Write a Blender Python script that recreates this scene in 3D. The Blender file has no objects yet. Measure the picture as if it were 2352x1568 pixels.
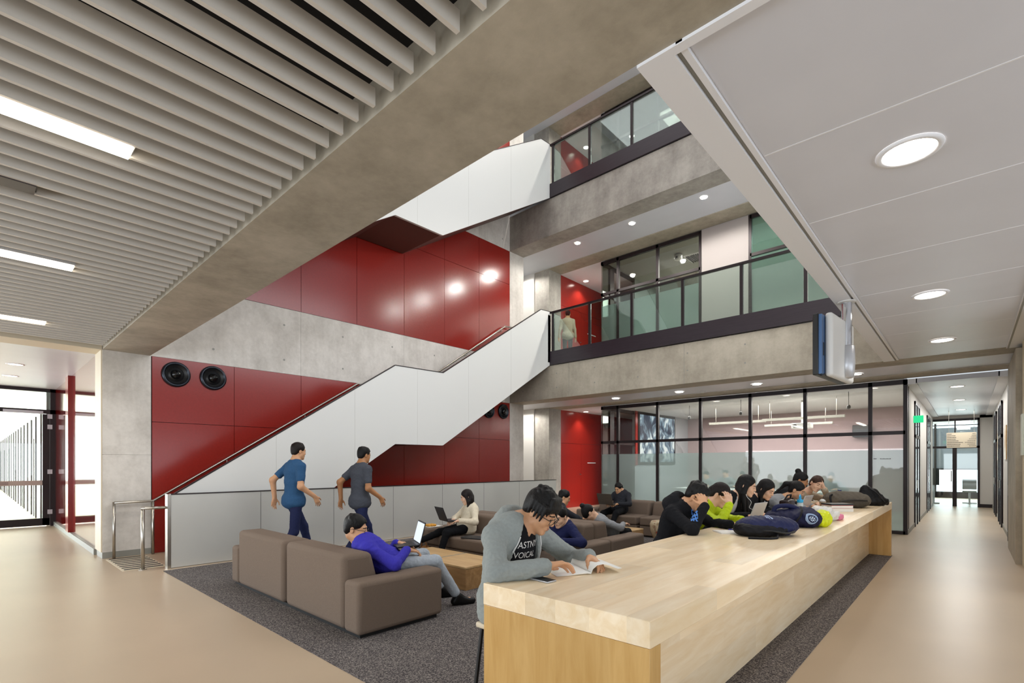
import bpy, bmesh, math, random
import numpy as np
from mathutils import Vector, Matrix
random.seed(4)
sc=bpy.context.scene
COL=sc.collection
PI=math.pi

# ------------------------------------------------------------------ helpers
def lin(h):
    h=h.lstrip('#'); v=[int(h[i:i+2],16)/255 for i in (0,2,4)]
    return tuple(((c/12.92) if c<=.04045 else ((c+.055)/1.055)**2.4) for c in v)+(1,)

class MB:
    """collects boxes, prisms, tubes and lathes; build() links them as ONE mesh object"""
    def __init__(s): s.bm=bmesh.new()
    def box(s,x0,x1,y0,y1,z0,z1,rot=None,c=None):
        vs=[s.bm.verts.new((x,y,z)) for x in(x0,x1) for y in(y0,y1) for z in(z0,z1)]
        for f in((0,1,3,2),(4,6,7,5),(0,4,5,1),(2,3,7,6),(0,2,6,4),(1,5,7,3)): s.bm.faces.new([vs[i] for i in f])
        if rot is not None:
            cc=Vector(c) if c else Vector(((x0+x1)/2,(y0+y1)/2,(z0+z1)/2))
            for v in vs: v.co=rot@(v.co-cc)+cc
        return s
    def cbox(s,c,d,rot=None):
        vs=[]
        n=len(s.bm.verts)
        h=[q/2 for q in d]
        s.box(-h[0],h[0],-h[1],h[1],-h[2],h[2])
        s.bm.verts.ensure_lookup_table()
        for v in list(s.bm.verts)[n:]:
            if rot is not None: v.co=rot@v.co
            v.co+=Vector(c)
        return s
    def prism(s,pts,axis,a,b):
        """polygon pts in the two other axes, extruded along axis from a to b"""
        def mk(p,t):
            if axis=='x': return (t,p[0],p[1])
            if axis=='y': return (p[0],t,p[1])
            return (p[0],p[1],t)
        A=[s.bm.verts.new(mk(p,a)) for p in pts]; B=[s.bm.verts.new(mk(p,b)) for p in pts]
        s.bm.faces.new(A); s.bm.faces.new(B[::-1])
        n=len(pts)
        for i in range(n): s.bm.faces.new([A[i],B[i],B[(i+1)%n],A[(i+1)%n]])
        return s
    def tube(s,path,r,n=10,cap=True):
        P=[Vector(p) for p in path]; rings=[]
        R=r if isinstance(r,(list,tuple)) else [r]*len(P)
        up=None
        for i,p in enumerate(P):
            d=((P[min(i+1,len(P)-1)]-P[max(i-1,0)])).normalized()
            if up is None:
                up=Vector((0,0,1)) if abs(d.z)<.9 else Vector((1,0,0))
            u=(up-d*up.dot(d)).normalized(); up=u
            w=d.cross(u)
            rr=R[i]
            if 0<i<len(P)-1:
                a=(P[i]-P[i-1]).normalized(); b=(P[i+1]-P[i]).normalized()
                k=max(.5,math.sqrt(max(0,(1+a.dot(b))/2))); 
            else: k=1
            rings.append([s.bm.verts.new(p+(u*math.cos(2*PI*j/n)+w*math.sin(2*PI*j/n))*rr) for j in range(n)])
        for A,B in zip(rings,rings[1:]):
            for j in range(n): s.bm.faces.new([A[j],A[(j+1)%n],B[(j+1)%n],B[j]])
        if cap:
            s.bm.faces.new(rings[0][::-1]); s.bm.faces.new(rings[-1])
        return s
    def lathe(s,prof,c,axis='z',n=24,cap=True):
        """prof: list of (r,h)"""
        c=Vector(c); rings=[]
        for r,h in prof:
            ring=[]
            for j in range(n):
                a=2*PI*j/n; u,w=r*math.cos(a),r*math.sin(a)
                v={'z':(u,w,h),'x':(h,u,w),'y':(w,h,u)}[axis]
                ring.append(s.bm.verts.new(c+Vector(v)))
            rings.append(ring)
        for A,B in zip(rings,rings[1:]):
            for j in range(n): s.bm.faces.new([A[j],A[(j+1)%n],B[(j+1)%n],B[j]])
        if cap:
            s.bm.faces.new(rings[0][::-1]); s.bm.faces.new(rings[-1])
        return s
    def xform(s,M):
        bmesh.ops.transform(s.bm,matrix=M,verts=s.bm.verts); return s
    def build(s,name,mat,parent=None,bevel=0,seg=2,smooth=False,loc=None):
        bmesh.ops.recalc_face_normals(s.bm,faces=s.bm.faces)
        me=bpy.data.meshes.new(name); s.bm.to_mesh(me); s.bm.free()
        return link(name,me,mat,parent,bevel,seg,smooth)

def smooth(pts,n=6):
    """Catmull-Rom path through pts"""
    P=[Vector(p) for p in pts]; P=[P[0]*2-P[1]]+P+[P[-1]*2-P[-2]]; out=[]
    for i in range(1,len(P)-2):
        a,b,c,d=P[i-1:i+3]
        for k in range(n):
            t=k/n; out.append(.5*((2*b)+(c-a)*t+(2*a-5*b+4*c-d)*t*t+(3*b-a-3*c+d)*t**3))
    out.append(P[-2]); return [tuple(p) for p in out]
def bvh_of(o):
    from mathutils.bvhtree import BVHTree
    L=Vector((0,0,0)); q=o
    while q is not None: L+=q.location; q=q.parent
    return BVHTree.FromPolygons([v.co+L for v in o.data.vertices],[p.vertices[:] for p in o.data.polygons])
def decal(o,c,d,pts2,mat,name,parent,off=.003,up=(0,0,1)):
    """thin printed patch laid on the surface of o: outline points (a,b) around the ray from c along d"""
    bv=bvh_of(o); d=Vector(d).normalized(); r=d.cross(Vector(up)).normalized(); u=r.cross(d)
    bm=bmesh.new()
    for poly in pts2:
        vs=[]
        for a,b in poly:
            h=bv.ray_cast(Vector(c)+r*a+u*b,d)
            if h[0] is None: continue
            vs.append(bm.verts.new(h[0]+h[1]*off if h[1].dot(d)<0 else h[0]-d*off))
        if len(vs)>2: bm.faces.new(vs)
    me=bpy.data.meshes.new(name); bm.to_mesh(me); bm.free()
    return link(name,me,mat,parent)
def disc_polys(R,rings=4,n=20,r0=0,wob=0):
    out=[]
    for i in range(rings):
        a,b=r0+(R-r0)*i/rings,r0+(R-r0)*(i+1)/rings
        for j in range(n):
            t0,t1=2*PI*j/n,2*PI*(j+1)/n
            q=[(b*math.cos(t0),b*math.sin(t0)),(b*math.cos(t1),b*math.sin(t1)),(a*math.cos(t1),a*math.sin(t1)),(a*math.cos(t0),a*math.sin(t0))]
            out.append(q if a>0 else q[:3])
    return out
def grid_polys(w,h,nx,ny,fn=None):
    out=[]
    for i in range(nx):
        for j in range(ny):
            q=[(-w/2+w*(i+a)/nx,-h/2+h*(j+b)/ny) for a,b in((0,0),(1,0),(1,1),(0,1))]
            if fn is None or fn((i+.5)/nx,(j+.5)/ny): out.append(q)
    return out

def link(name,me,mat,parent=None,bevel=0,seg=2,smooth=False):
    if mat is not None:
        for m in (mat if isinstance(mat,(list,tuple)) else [mat]): me.materials.append(m)
    o=bpy.data.objects.new(name,me); COL.objects.link(o)
    if parent is not None:
        o.parent=parent
        o.matrix_parent_inverse=Matrix.Identity(4)
        L=Vector((0,0,0)); q=parent
        while q is not None: L+=q.location; q=q.parent
        if L.length>0:
            me.transform(Matrix.Translation(-L))
    if bevel:
        b=o.modifiers.new('bevel','BEVEL'); b.width=bevel; b.segments=seg; b.limit_method='ANGLE'; b.angle_limit=math.radians(40)
        b.harden_normals=False
    if smooth or bevel:
        me.polygons.foreach_set('use_smooth',[True]*len(me.polygons))
        if not smooth:
            try: me.set_sharp_from_angle(angle=math.radians(50))
            except Exception: pass
    return o

def thing(name,label,cat,loc=(0,0,0),group=None):
    o=bpy.data.objects.new(name,None); COL.objects.link(o); o.location=loc; o.empty_display_size=.1
    return tag(o,label,cat,group)
def tag(o,label,cat=None,group=None):
    o['label']=label
    if cat: o['category']=cat
    if group: o['group']=group
    return o
def struct(o,label=None):
    o['kind']='structure'
    if label: o['label']=label
    return o
def dup(root,delta,label,group=None):
    r=root.copy(); COL.objects.link(r); r.location=Vector(root.location)+Vector(delta); r['label']=label
    if group: r['group']=group
    for ch in list(root.children):
        c=ch.copy(); COL.objects.link(c); c.parent=r
        for g in list(ch.children):
            d=g.copy(); COL.objects.link(d); d.parent=c
    return r

# ------------------------------------------------------------------ materials
def newmat(name):
    m=bpy.data.materials.new(name); m.use_nodes=True; nt=m.node_tree
    return m,nt,nt.nodes['Principled BSDF']
def N(nt,t,**k):
    n=nt.nodes.new(t)
    for a,b in k.items():
        if a.startswith('i_'): n.inputs[a[2:].replace('_',' ')].default_value=b
        else: setattr(n,a,b)
    return n
def simple(name,col,rough=.5,metal=0,spec=.5,var=0,vscale=4,bump=0,bscale=60,coat=0,stretch=None,emit=None,estr=0,detail=4):
    m,nt,b=newmat(name)
    c=lin(col) if isinstance(col,str) else col
    b.inputs['Base Color'].default_value=c; b.inputs['Roughness'].default_value=rough; b.inputs['Metallic'].default_value=metal
    b.inputs['Specular IOR Level'].default_value=spec
    if coat: b.inputs['Coat Weight'].default_value=coat; b.inputs['Coat Roughness'].default_value=.1
    if emit: b.inputs['Emission Color'].default_value=lin(emit); b.inputs['Emission Strength'].default_value=estr
    if var or bump:
        tc=N(nt,'ShaderNodeTexCoord'); mp=N(nt,'ShaderNodeMapping')
        nt.links.new(tc.outputs['Object'],mp.inputs['Vector'])
        if stretch: mp.inputs['Scale'].default_value=stretch
    if var:
        n=N(nt,'ShaderNodeTexNoise'); n.inputs['Scale'].default_value=vscale; n.inputs['Detail'].default_value=detail
        nt.links.new(mp.outputs[0],n.inputs['Vector'])
        r=N(nt,'ShaderNodeMapRange'); r.inputs['From Min'].default_value=.3; r.inputs['From Max'].default_value=.7
        r.inputs['To Min'].default_value=1-var; r.inputs['To Max'].default_value=1+var
        nt.links.new(n.outputs['Fac'],r.inputs['Value'])
        mx=N(nt,'ShaderNodeVectorMath',operation='SCALE'); mx.inputs[0].default_value=c[:3]
        nt.links.new(r.outputs[0],mx.inputs['Scale']); nt.links.new(mx.outputs[0],b.inputs['Base Color'])
    if bump:
        n2=N(nt,'ShaderNodeTexNoise'); n2.inputs['Scale'].default_value=bscale; n2.inputs['Detail'].default_value=3
        nt.links.new(mp.outputs[0],n2.inputs['Vector'])
        bp=N(nt,'ShaderNodeBump'); bp.inputs['Strength'].default_value=bump; bp.inputs['Distance'].default_value=.01
        nt.links.new(n2.outputs['Fac'],bp.inputs['Height']); nt.links.new(bp.outputs[0],b.inputs['Normal'])
    return m
def emat(name,col,s):
    m=bpy.data.materials.new(name); m.use_nodes=True; nt=m.node_tree; nt.nodes.clear()
    e=N(nt,'ShaderNodeEmission'); e.inputs['Color'].default_value=lin(col); e.inputs['Strength'].default_value=s
    o=N(nt,'ShaderNodeOutputMaterial'); nt.links.new(e.outputs[0],o.inputs['Surface']); return m
def concrete(name,c1,c2):
    m,nt,b=newmat(name); b.inputs['Roughness'].default_value=.62; b.inputs['Specular IOR Level'].default_value=.35
    tc=N(nt,'ShaderNodeTexCoord')
    n1=N(nt,'ShaderNodeTexNoise'); n1.inputs['Scale'].default_value=1.3; n1.inputs['Detail'].default_value=9; n1.inputs['Roughness'].default_value=.62
    n2=N(nt,'ShaderNodeTexNoise'); n2.inputs['Scale'].default_value=14; n2.inputs['Detail'].default_value=6; n2.inputs['Roughness'].default_value=.7
    mp=N(nt,'ShaderNodeMapping'); mp.inputs['Scale'].default_value=(3,3,.5)
    n3=N(nt,'ShaderNodeTexNoise'); n3.inputs['Scale'].default_value=2.2; n3.inputs['Detail'].default_value=5
    nt.links.new(tc.outputs['Object'],n1.inputs['Vector']); nt.links.new(tc.outputs['Object'],n2.inputs['Vector'])
    nt.links.new(tc.outputs['Object'],mp.inputs['Vector']); nt.links.new(mp.outputs[0],n3.inputs['Vector'])
    a=N(nt,'ShaderNodeMath',operation='MULTIPLY_ADD'); a.inputs[1].default_value=.35; nt.links.new(n2.outputs['Fac'],a.inputs[0]); nt.links.new(n1.outputs['Fac'],a.inputs[2])
    a2=N(nt,'ShaderNodeMath',operation='MULTIPLY_ADD'); a2.inputs[1].default_value=.3; nt.links.new(n3.outputs['Fac'],a2.inputs[0]); nt.links.new(a.outputs[0],a2.inputs[2])
    r=N(nt,'ShaderNodeValToRGB'); r.color_ramp.elements[0].position=.55; r.color_ramp.elements[1].position=1.1
    r.color_ramp.elements[0].color=lin(c1); r.color_ramp.elements[1].color=lin(c2)
    nt.links.new(a2.outputs[0],r.inputs[0]); nt.links.new(r.outputs[0],b.inputs['Base Color'])
    bp=N(nt,'ShaderNodeBump'); bp.inputs['Strength'].default_value=.12; bp.inputs['Distance'].default_value=.01
    nt.links.new(n2.outputs['Fac'],bp.inputs['Height']); nt.links.new(bp.outputs[0],b.inputs['Normal'])
    return m
def wood(name,c1,c2,axis,pw=.14,pl=1.7,rough=.32,planks=True,tint=.1):
    """veneer with grain along axis (0,1,2)"""
    m,nt,b=newmat(name); b.inputs['Roughness'].default_value=rough; b.inputs['Specular IOR Level'].default_value=.4
    tc=N(nt,'ShaderNodeTexCoord'); sp=N(nt,'ShaderNodeSeparateXYZ'); nt.links.new(tc.outputs['Object'],sp.inputs[0])
    mp=N(nt,'ShaderNodeMapping'); s=[9,9,9]; s[axis]=1.1; mp.inputs['Scale'].default_value=s
    oth=[i for i in range(3) if i!=axis]
    def fl(i,w,off=None):
        d=N(nt,'ShaderNodeMath',operation='DIVIDE'); d.inputs[1].default_value=w; nt.links.new(sp.outputs[i],d.inputs[0])
        src=d.outputs[0]
        if off is not None:
            ad=N(nt,'ShaderNodeMath',operation='ADD'); nt.links.new(src,ad.inputs[0]); nt.links.new(off,ad.inputs[1]); src=ad.outputs[0]
        f=N(nt,'ShaderNodeMath',operation='FLOOR'); nt.links.new(src,f.inputs[0]); return f.outputs[0]
    k0=fl(oth[0],pw); k1=fl(oth[1],pw*1.3)
    ad=N(nt,'ShaderNodeMath',operation='ADD'); nt.links.new(k0,ad.inputs[0]); nt.links.new(k1,ad.inputs[1])
    mu=N(nt,'ShaderNodeMath',operation='MULTIPLY'); mu.inputs[1].default_value=.377; nt.links.new(ad.outputs[0],mu.inputs[0])
    k2=fl(axis,pl,mu.outputs[0])
    cb=N(nt,'ShaderNodeCombineXYZ'); nt.links.new(k0,cb.inputs[0]); nt.links.new(k1,cb.inputs[1]); nt.links.new(k2,cb.inputs[2])
    wn=N(nt,'ShaderNodeTexWhiteNoise'); nt.links.new(cb.outputs[0],wn.inputs['Vector'])
    # shift the grain per plank
    sh=N(nt,'ShaderNodeVectorMath',operation='SCALE'); sh.inputs['Scale'].default_value=7; nt.links.new(wn.outputs['Color'],sh.inputs[0])
    av=N(nt,'ShaderNodeVectorMath',operation='ADD'); nt.links.new(tc.outputs['Object'],av.inputs[0])
    if planks: nt.links.new(sh.outputs[0],av.inputs[1])
    nt.links.new(av.outputs[0],mp.inputs['Vector'])
    n=N(nt,'ShaderNodeTexNoise'); n.inputs['Scale'].default_value=1.6; n.inputs['Detail'].default_value=7; n.inputs['Roughness'].default_value=.6; n.inputs['Distortion'].default_value=.6
    nt.links.new(mp.outputs[0],n.inputs['Vector'])
    r=N(nt,'ShaderNodeValToRGB'); r.color_ramp.elements[0].position=.32; r.color_ramp.elements[1].position=.68
    r.color_ramp.elements[0].color=lin(c1); r.color_ramp.elements[1].color=lin(c2)
    nt.links.new(n.outputs['Fac'],r.inputs[0])
    mr=N(nt,'ShaderNodeMapRange'); mr.inputs['To Min'].default_value=1-tint; mr.inputs['To Max'].default_value=1+tint*.4
    nt.links.new(wn.outputs['Value'],mr.inputs['Value'])
    sc2=N(nt,'ShaderNodeVectorMath',operation='SCALE'); nt.links.new(r.outputs[0],sc2.inputs[0])
    if planks: nt.links.new(mr.outputs[0],sc2.inputs['Scale'])
    else: sc2.inputs['Scale'].default_value=1
    nt.links.new(sc2.outputs[0],b.inputs['Base Color'])
    return m
def glassmat(name,tint,refl=.08,white=0,wcol='#d8e4de',rough=0.02):
    """thin pane: transparent tint + sharp reflection + optional frosting"""
    m=bpy.data.materials.new(name); m.use_nodes=True; nt=m.node_tree; nt.nodes.clear()
    o=N(nt,'ShaderNodeOutputMaterial'); t=N(nt,'ShaderNodeBsdfTransparent'); t.inputs['Color'].default_value=lin(tint)
    g=N(nt,'ShaderNodeBsdfGlossy'); g.inputs['Roughness'].default_value=rough
    fr=N(nt,'ShaderNodeLayerWeight'); fr.inputs['Blend'].default_value=.35
    mu=N(nt,'ShaderNodeMath',operation='MULTIPLY_ADD'); mu.inputs[1].default_value=.55; mu.inputs[2].default_value=refl
    nt.links.new(fr.outputs['Fresnel'],mu.inputs[0])
    mx=N(nt,'ShaderNodeMixShader'); nt.links.new(mu.outputs[0],mx.inputs[0]); nt.links.new(t.outputs[0],mx.inputs[1]); nt.links.new(g.outputs[0],mx.inputs[2])
    out=mx
    if white:
        d=N(nt,'ShaderNodeBsdfDiffuse'); d.inputs['Color'].default_value=lin(wcol)
        tl=N(nt,'ShaderNodeBsdfTranslucent'); tl.inputs['Color'].default_value=lin(wcol)
        m2=N(nt,'ShaderNodeMixShader'); m2.inputs[0].default_value=.5; nt.links.new(d.outputs[0],m2.inputs[1]); nt.links.new(tl.outputs[0],m2.inputs[2])
        m3=N(nt,'ShaderNodeMixShader'); m3.inputs[0].default_value=white; nt.links.new(mx.outputs[0],m3.inputs[1]); nt.links.new(m2.outputs[0],m3.inputs[2])
        out=m3
    nt.links.new(out.outputs[0],o.inputs['Surface'])
    return m

M={}
M['concrete']=concrete('concrete grey','#7f7a73','#aea9a0')
M['concrete_warm']=concrete('concrete warm','#918979','#b9b09f')
M['concrete_light']=concrete('concrete light','#b3ada5','#dcd7d0')
M['red']=simple('red laminate panel','#8a2018',rough=.20,spec=.55,var=.05,vscale=30)
M['red_gloss']=simple('red glossy glass panel','#6e1210',rough=.04,spec=.9,coat=.6)
M['dark']=simple('dark void','#0d0c0d',rough=.9)
M['frame']=simple('dark bronze frame','#2a2224',rough=.42,metal=.25,spec=.4)
M['fascia']=simple('dark timber fascia','#2b2229',rough=.35,var=.15,vscale=3,stretch=(1,8,14))
M['white_wall']=simple('white plaster','#d3d0ca',rough=.7)
M['wall_panel']=simple('off white wall panel','#a8a19e',rough=.7)
M['cream']=simple('cream painted trim','#d3c6ae',rough=.6)
M['white_metal']=simple('white perforated metal','#d6d8e0',rough=.38,spec=.4,var=.02,vscale=2)
M['bulkhead']=simple('white bulkhead','#e9eaee',rough=.55)
M['slat']=simple('pale grey slat','#d3cdc4',rough=.5,var=.02,vscale=3)
M['parapet']=simple('white powder coated steel','#dcdcd9',rough=.38,spec=.45)
M['partition']=simple('grey metal partition','#c4c3be',rough=.33,metal=.2,var=.03,vscale=1.5)
M['steel']=simple('brushed stainless steel','#b9b4ab',rough=.28,metal=1,var=.05,vscale=20)
M['chrome']=simple('polished chrome','#c9ccd2',rough=.1,metal=1)
M['soffit']=simple('brown stair soffit','#5b4038',rough=.5)
M['tread']=simple('stair tread','#7d7468',rough=.6)
M['floor']=simple('beige vinyl floor','#b9a68e',rough=.36,spec=.42,var=.05,vscale=.8,detail=3)
M['plinth']=simple('grey skirting','#8f8e86',rough=.5)
M['maple']=wood('maple veneer lengthwise','#edd3aa','#fbe9cb',1,pw=.19,pl=1.9,tint=.13)
M['maple_end']=wood('maple veneer upright','#bf9555','#d2ab6d',2,pw=.3,pl=3,tint=.06)
M['maple_edge']=wood('maple edge','#d3ab72','#e6c58e',0,pw=.3,pl=3,tint=.05)
M['oak']=wood('oak veneer','#c39c6b','#dcbc8c',0,pw=.4,pl=2.2,tint=.08)
M['oak_side']=wood('oak veneer side','#a37c50','#c49c6c',0,pw=.2,pl=2.2,tint=.1)
M['fabric']=simple('taupe wool upholstery','#77685c',rough=.9,spec=.15,var=.12,vscale=220,bump=.25,bscale=400,detail=2)
M['black_plastic']=simple('black plastic','#111113',rough=.4)
M['dark_grey']=simple('charcoal plastic','#2b2b2d',rough=.45)
M['silver']=simple('silver plastic','#c2c4c9',rough=.35,metal=.5)
M['white_plastic']=simple('white plastic','#d6d6d4',rough=.4)
M['rubber']=simple('black rubber','#0f0f10',rough=.8)
M['paper']=simple('white paper','#eceae4',rough=.8)
M['lamp']=emat('lamp glow','#fff6e8',14)
M['lamp_hot']=emat('lamp glow intense','#fff4e4',250)
M['lamp_soft']=emat('lamp glow soft','#fff3e2',6)
M['linear']=emat('linear lamp glow','#fff3de',9)
M['daylight']=emat('daylight window','#e6f1ff',4.5)
M['glass']=glassmat('clear glass','#e4ece8',.05)
M['glass_grey']=glassmat('smoky clear glass','#d6d7d3',.06)
M['glass_green']=glassmat('frosted film glass','#cfd8d4',.07,white=.45,wcol='#8d9895')
M['glass_green2']=glassmat('greenish tinted glass','#a6bdb4',.1,white=.18,wcol='#8aa79c')
M['glass_bal']=glassmat('balustrade glass','#dfe9e5',.05)
M['glass_red']=M['red_gloss']

# carpet
m,nt,b=newmat('flecked grey carpet'); b.inputs['Roughness'].default_value=.95; b.inputs['Specular IOR Level'].default_value=.1
tc=N(nt,'ShaderNodeTexCoord'); n=N(nt,'ShaderNodeTexNoise'); n.inputs['Scale'].default_value=95; n.inputs['Detail'].default_value=3; n.inputs['Roughness'].default_value=.8
r=N(nt,'ShaderNodeValToRGB'); r.color_ramp.elements[0].position=.38; r.color_ramp.elements[1].position=.66
r.color_ramp.elements[0].color=lin('#353235'); r.color_ramp.elements[1].color=lin('#a9a19a')
e=r.color_ramp.elements.new(.5); e.color=lin('#5f5a5a')
nt.links.new(tc.outputs['Object'],n.inputs['Vector']); nt.links.new(n.outputs['Fac'],r.inputs[0]); nt.links.new(r.outputs[0],b.inputs['Base Color'])
bp=N(nt,'ShaderNodeBump'); bp.inputs['Strength'].default_value=.6; bp.inputs['Distance'].default_value=.01; nt.links.new(n.outputs['Fac'],bp.inputs['Height']); nt.links.new(bp.outputs[0],b.inputs['Normal'])
M['carpet']=m
# ------------------------------------------------------------------ setting: floors, left wall, pillars
XW=-10.44; YB=11.28; YG=13.86; LV=4.79
def S(name,mb,m,label=None,parent=None,bevel=0):
    o=mb.build(name,m,parent,bevel)
    if parent is None: o['kind']='structure'
    if label: o['label']=label
    return o
S('floor',MB().box(-46,6,-7,24.4,-.12,0).box(-3.2,2.6,24.4,30.5,-.12,0),M['floor'],'beige vinyl floor of the lobby and corridors')
o=MB().box(-8.58,-.957,1.9,10.545,0,.006).build('carpet',M['carpet']); tag(o,'dark grey flecked carpet inset under the sofas and long table','carpet')

mb=MB().box(-11.0,XW,1.48,2.135,.1,1.70).box(-11.0,XW,1.48,2.135,1.708,3.42)
mb.box(-10.99,XW-.008,1.49,2.135,1.695,1.715)
P1=S('pillar',mb,M['concrete_light'],'square concrete pillar beside the foot of the stairs')
S('plinth',MB().box(-11.0,XW+.006,1.474,2.135,0,.1),M['plinth'],None,P1)
S('edge_strip',MB().box(-11.02,-10.47,1.462,1.479,.1,3.42),M['cream'],'cream edge strip on the pillar front',P1)

# stair wall: red panels, concrete bands, repeated on each level
SY=[2.145,3.46,4.765,6.07,7.38,8.685,9.975,YB]
for L in range(3):
    z0=L*LV
    mb=MB()
    g=.004
    for a,b_ in zip(SY,SY[1:]):
        zs=[z0-.02 if L else 0,z0+2.28,z0+3.42 if L==0 else z0+3.31]
        for c,d in zip(zs,zs[1:]): mb.box(XW-.03,XW,a+g,b_-g,c+g,d-g)
    S('wall_left',mb,M['red'],['red panelled stair wall at ground level','red panelled stair wall above the concrete band','red panelled stair wall on the top level'][L])
    S('wall_left',MB().box(XW-.06,XW-.025,2.14,YB,z0,z0+3.42),M['dark'],'dark joint backing behind red stair wall panels')
    zt=z0+3.42 if L==0 else z0+3.31
    mb=MB()
    for a,b_ in ((2.12,4.76),(4.76,7.37),(7.37,9.98),(9.98,YB)): mb.box(XW-.3,XW,a+.002,b_-.002,zt,z0+4.765)
    for yy in np.arange(2.9,11,1.3):
        pass
    W=S('wall_left',mb,M['concrete_light'],['pale concrete band across the stair wall between red panels','upper pale concrete band across the stair wall','topmost concrete band across the stair wall'][L])
    mb=MB()
    for yy in np.arange(3.1,11,1.31):
        for dz in (.28,1.0):
            mb.lathe([(.022,0),(.022,.002)],(XW,yy,zt+dz),'x',10)
    S('tie_hole',mb,M['concrete_dark'] if 'concrete_dark' in M else M['plinth'],None,W)
    # back corner pillar and recess
    S('pillar',MB().box(XW-.6,XW,YB,11.92,z0,z0+3.42 if L==0 else z0+3.31),M['concrete_light'],['concrete corner pillar under the lower balcony','concrete corner pillar under the upper balcony','concrete corner pillar at the top level'][L])
    S('wall_recess',MB().box(-12.6,-12.5,11.9,13.3,z0,z0+3.45).box(-12.5,-11.05,13.16,13.26,z0,z0+3.45),M['white_wall'],'white wall in the recess beside the balcony')
    S('pillar',MB().box(-11.05,XW+.02,13.2,YG,z0,z0+3.42 if L==0 else z0+3.31),M['concrete'],['slim concrete pillar left of the red double doors','slim concrete pillar at the balcony','slim concrete pillar at the top balcony'][L])

# left corridor: red gloss wall, doors, ceiling
mb=MB()
for a,b_ in ((-14.05,-11.02),(-17.0,-14.45)): mb.box(a,b_,1.48,1.56,.1,3.42)
S('wall_red_gloss',mb,M['red_gloss'],'glossy dark red wall panels reflecting the glass doors')
S('wall_red_gloss',MB().box(-14.45,-14.05,1.42,1.5,.1,3.42),M['red'],'matt red upright between the gloss panels')
S('baseboard_left',MB().box(-17,-11.0,1.44,1.5,0,.1),M['plinth'])
S('ceiling_left',MB().box(-17.1,-10.95,-4,1.5,3.42,3.5),M['white_metal'],'white metal ceiling of the left corridor')
S('trim_1',MB().box(-10.95,-10.42,-5,1.47,3.415,3.6),M['cream'],'cream bulkhead strip at the end of the slat ceiling')

# glass door in the left corridor (plane x=-17)
DX=-17.05
t=thing('glass_door','black framed glass entrance door at the end of the left corridor','door',(DX,0,0))
fr=MB()
fr.box(DX,DX+.09,1.38,1.48,0,3.42).box(DX,DX+.09,-3,1.48,3.34,3.42).box(DX,DX+.09,-3,1.48,2.80,2.90)
fr.build('door_frame',M['frame'],t)
lf=MB().box(DX+.01,DX+.07,1.24,1.37,.02,2.79).box(DX+.01,DX+.07,-1.1,1.37,.02,.20).box(DX+.01,DX+.07,-1.1,-.98,.02,2.79)
leaf=lf.build('door_leaf',M['frame'],t)
MB().box(DX+.035,DX+.045,-1.0,1.25,.18,2.80).build('pane',M['glass'],leaf)
MB().box(DX+.035,DX+.045,-3,1.38,2.9,3.34).build('transom_pane',M['glass'],t)
band=MB().box(DX+.046,DX+.05,-1.0,1.25,1.02,1.14).build('manifestation_band',simple('pale taupe film','#b9aca3',rough=.6),t)
mb=MB()
for r_ in range(3):
    for k in range(16): mb.box(DX+.0505,DX+.052,.20+k*.028,.222+k*.028,1.04+r_*.028,1.058+r_*.028)
mb.build('lettering',simple('grey lettering','#8f7f7a',rough=.7),band)
for z in (2.68,2.42,1.3,.3):
    MB().box(DX+.07,DX+.1,1.33,1.42,z,z+.11).build('hinge',M['silver'],leaf)
MB().box(DX+.07,DX+.12,.55,1.25,2.79,2.86).build('door_closer',M['silver'],t)
# corridor beyond the glass door
S('wall_corridor',MB().box(-45,-17.1,1.32,1.42,0,3.42),M['white_wall'],'white corridor wall beyond the left glass door')
mb=MB()
for i in range(18):
    x=-18.2-i*1.5
    mb.box(x-.10,x,1.285,1.33,0,2.9); mb.box(x-.36,x-.30,1.30,1.33,0,2.9)
    if i%3==1: mb.box(x-.9,x-.78,1.30,1.33,0,2.3)
S('trim_2',mb,M['frame'],'dark window frames along the far left corridor')
S('ceiling_corridor',MB().box(-46,-17.1,-4,1.4,3.42,3.5),M['white_wall'],'white ceiling beyond the left glass door')
S('wall_far',MB().box(-46,-45.9,-5,1.4,0,3.5),M['white_wall'])

# slat ceiling
CS=S('ceiling_slatted',MB().box(-10.42,3.2,-7,1.476,3.62,3.72),M['dark'],'dark void above the grey slat ceiling')
sl=None
for i in range(55):
    x=-1.128-.1655*i
    if x<-10.36: break
    if sl is None:
        sl=MB().box(x-.023,x,-5.2,1.437,3.42,3.514).build('slat',M['slat'],CS)
    else:
        c=sl.copy(); COL.objects.link(c); c.parent=CS; c.location.x=x+1.128
for i in range(1,12):
    x=-1.128+.1655*i
    c=sl.copy(); COL.objects.link(c); c.parent=CS; c.location.x=x+1.128

def linear_lamp(x,y1,ln,label,on=True):
    t=thing('linear_lamp',label,'ceiling lamp',(x,y1-ln,3.42),'strip lamps in the slat ceiling')
    MB().box(x-.085,x+.085,y1-ln,y1,3.43,3.52).build('housing',M['silver'] if on else M['dark_grey'],t)
    MB().box(x-.075,x+.075,y1-ln+.01,y1-.01,3.412,3.4305).build('diffuser',M['linear'] if on else simple('dark diffuser','#3c3436',rough=.3),t)
linear_lamp(-3.72,.67,2.3,'brightest lit strip lamp among the ceiling slats, nearest the camera')
linear_lamp(-6.33,.685,2.3,'second lit strip lamp along the slat ceiling, beyond the unlit one')
linear_lamp(-9.07,.70,2.3,'lit strip lamp in the slat ceiling nearest the glass doors')
linear_lamp(-4.70,.317,1.2,'unlit dark strip lamp among the ceiling slats',False)

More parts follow.
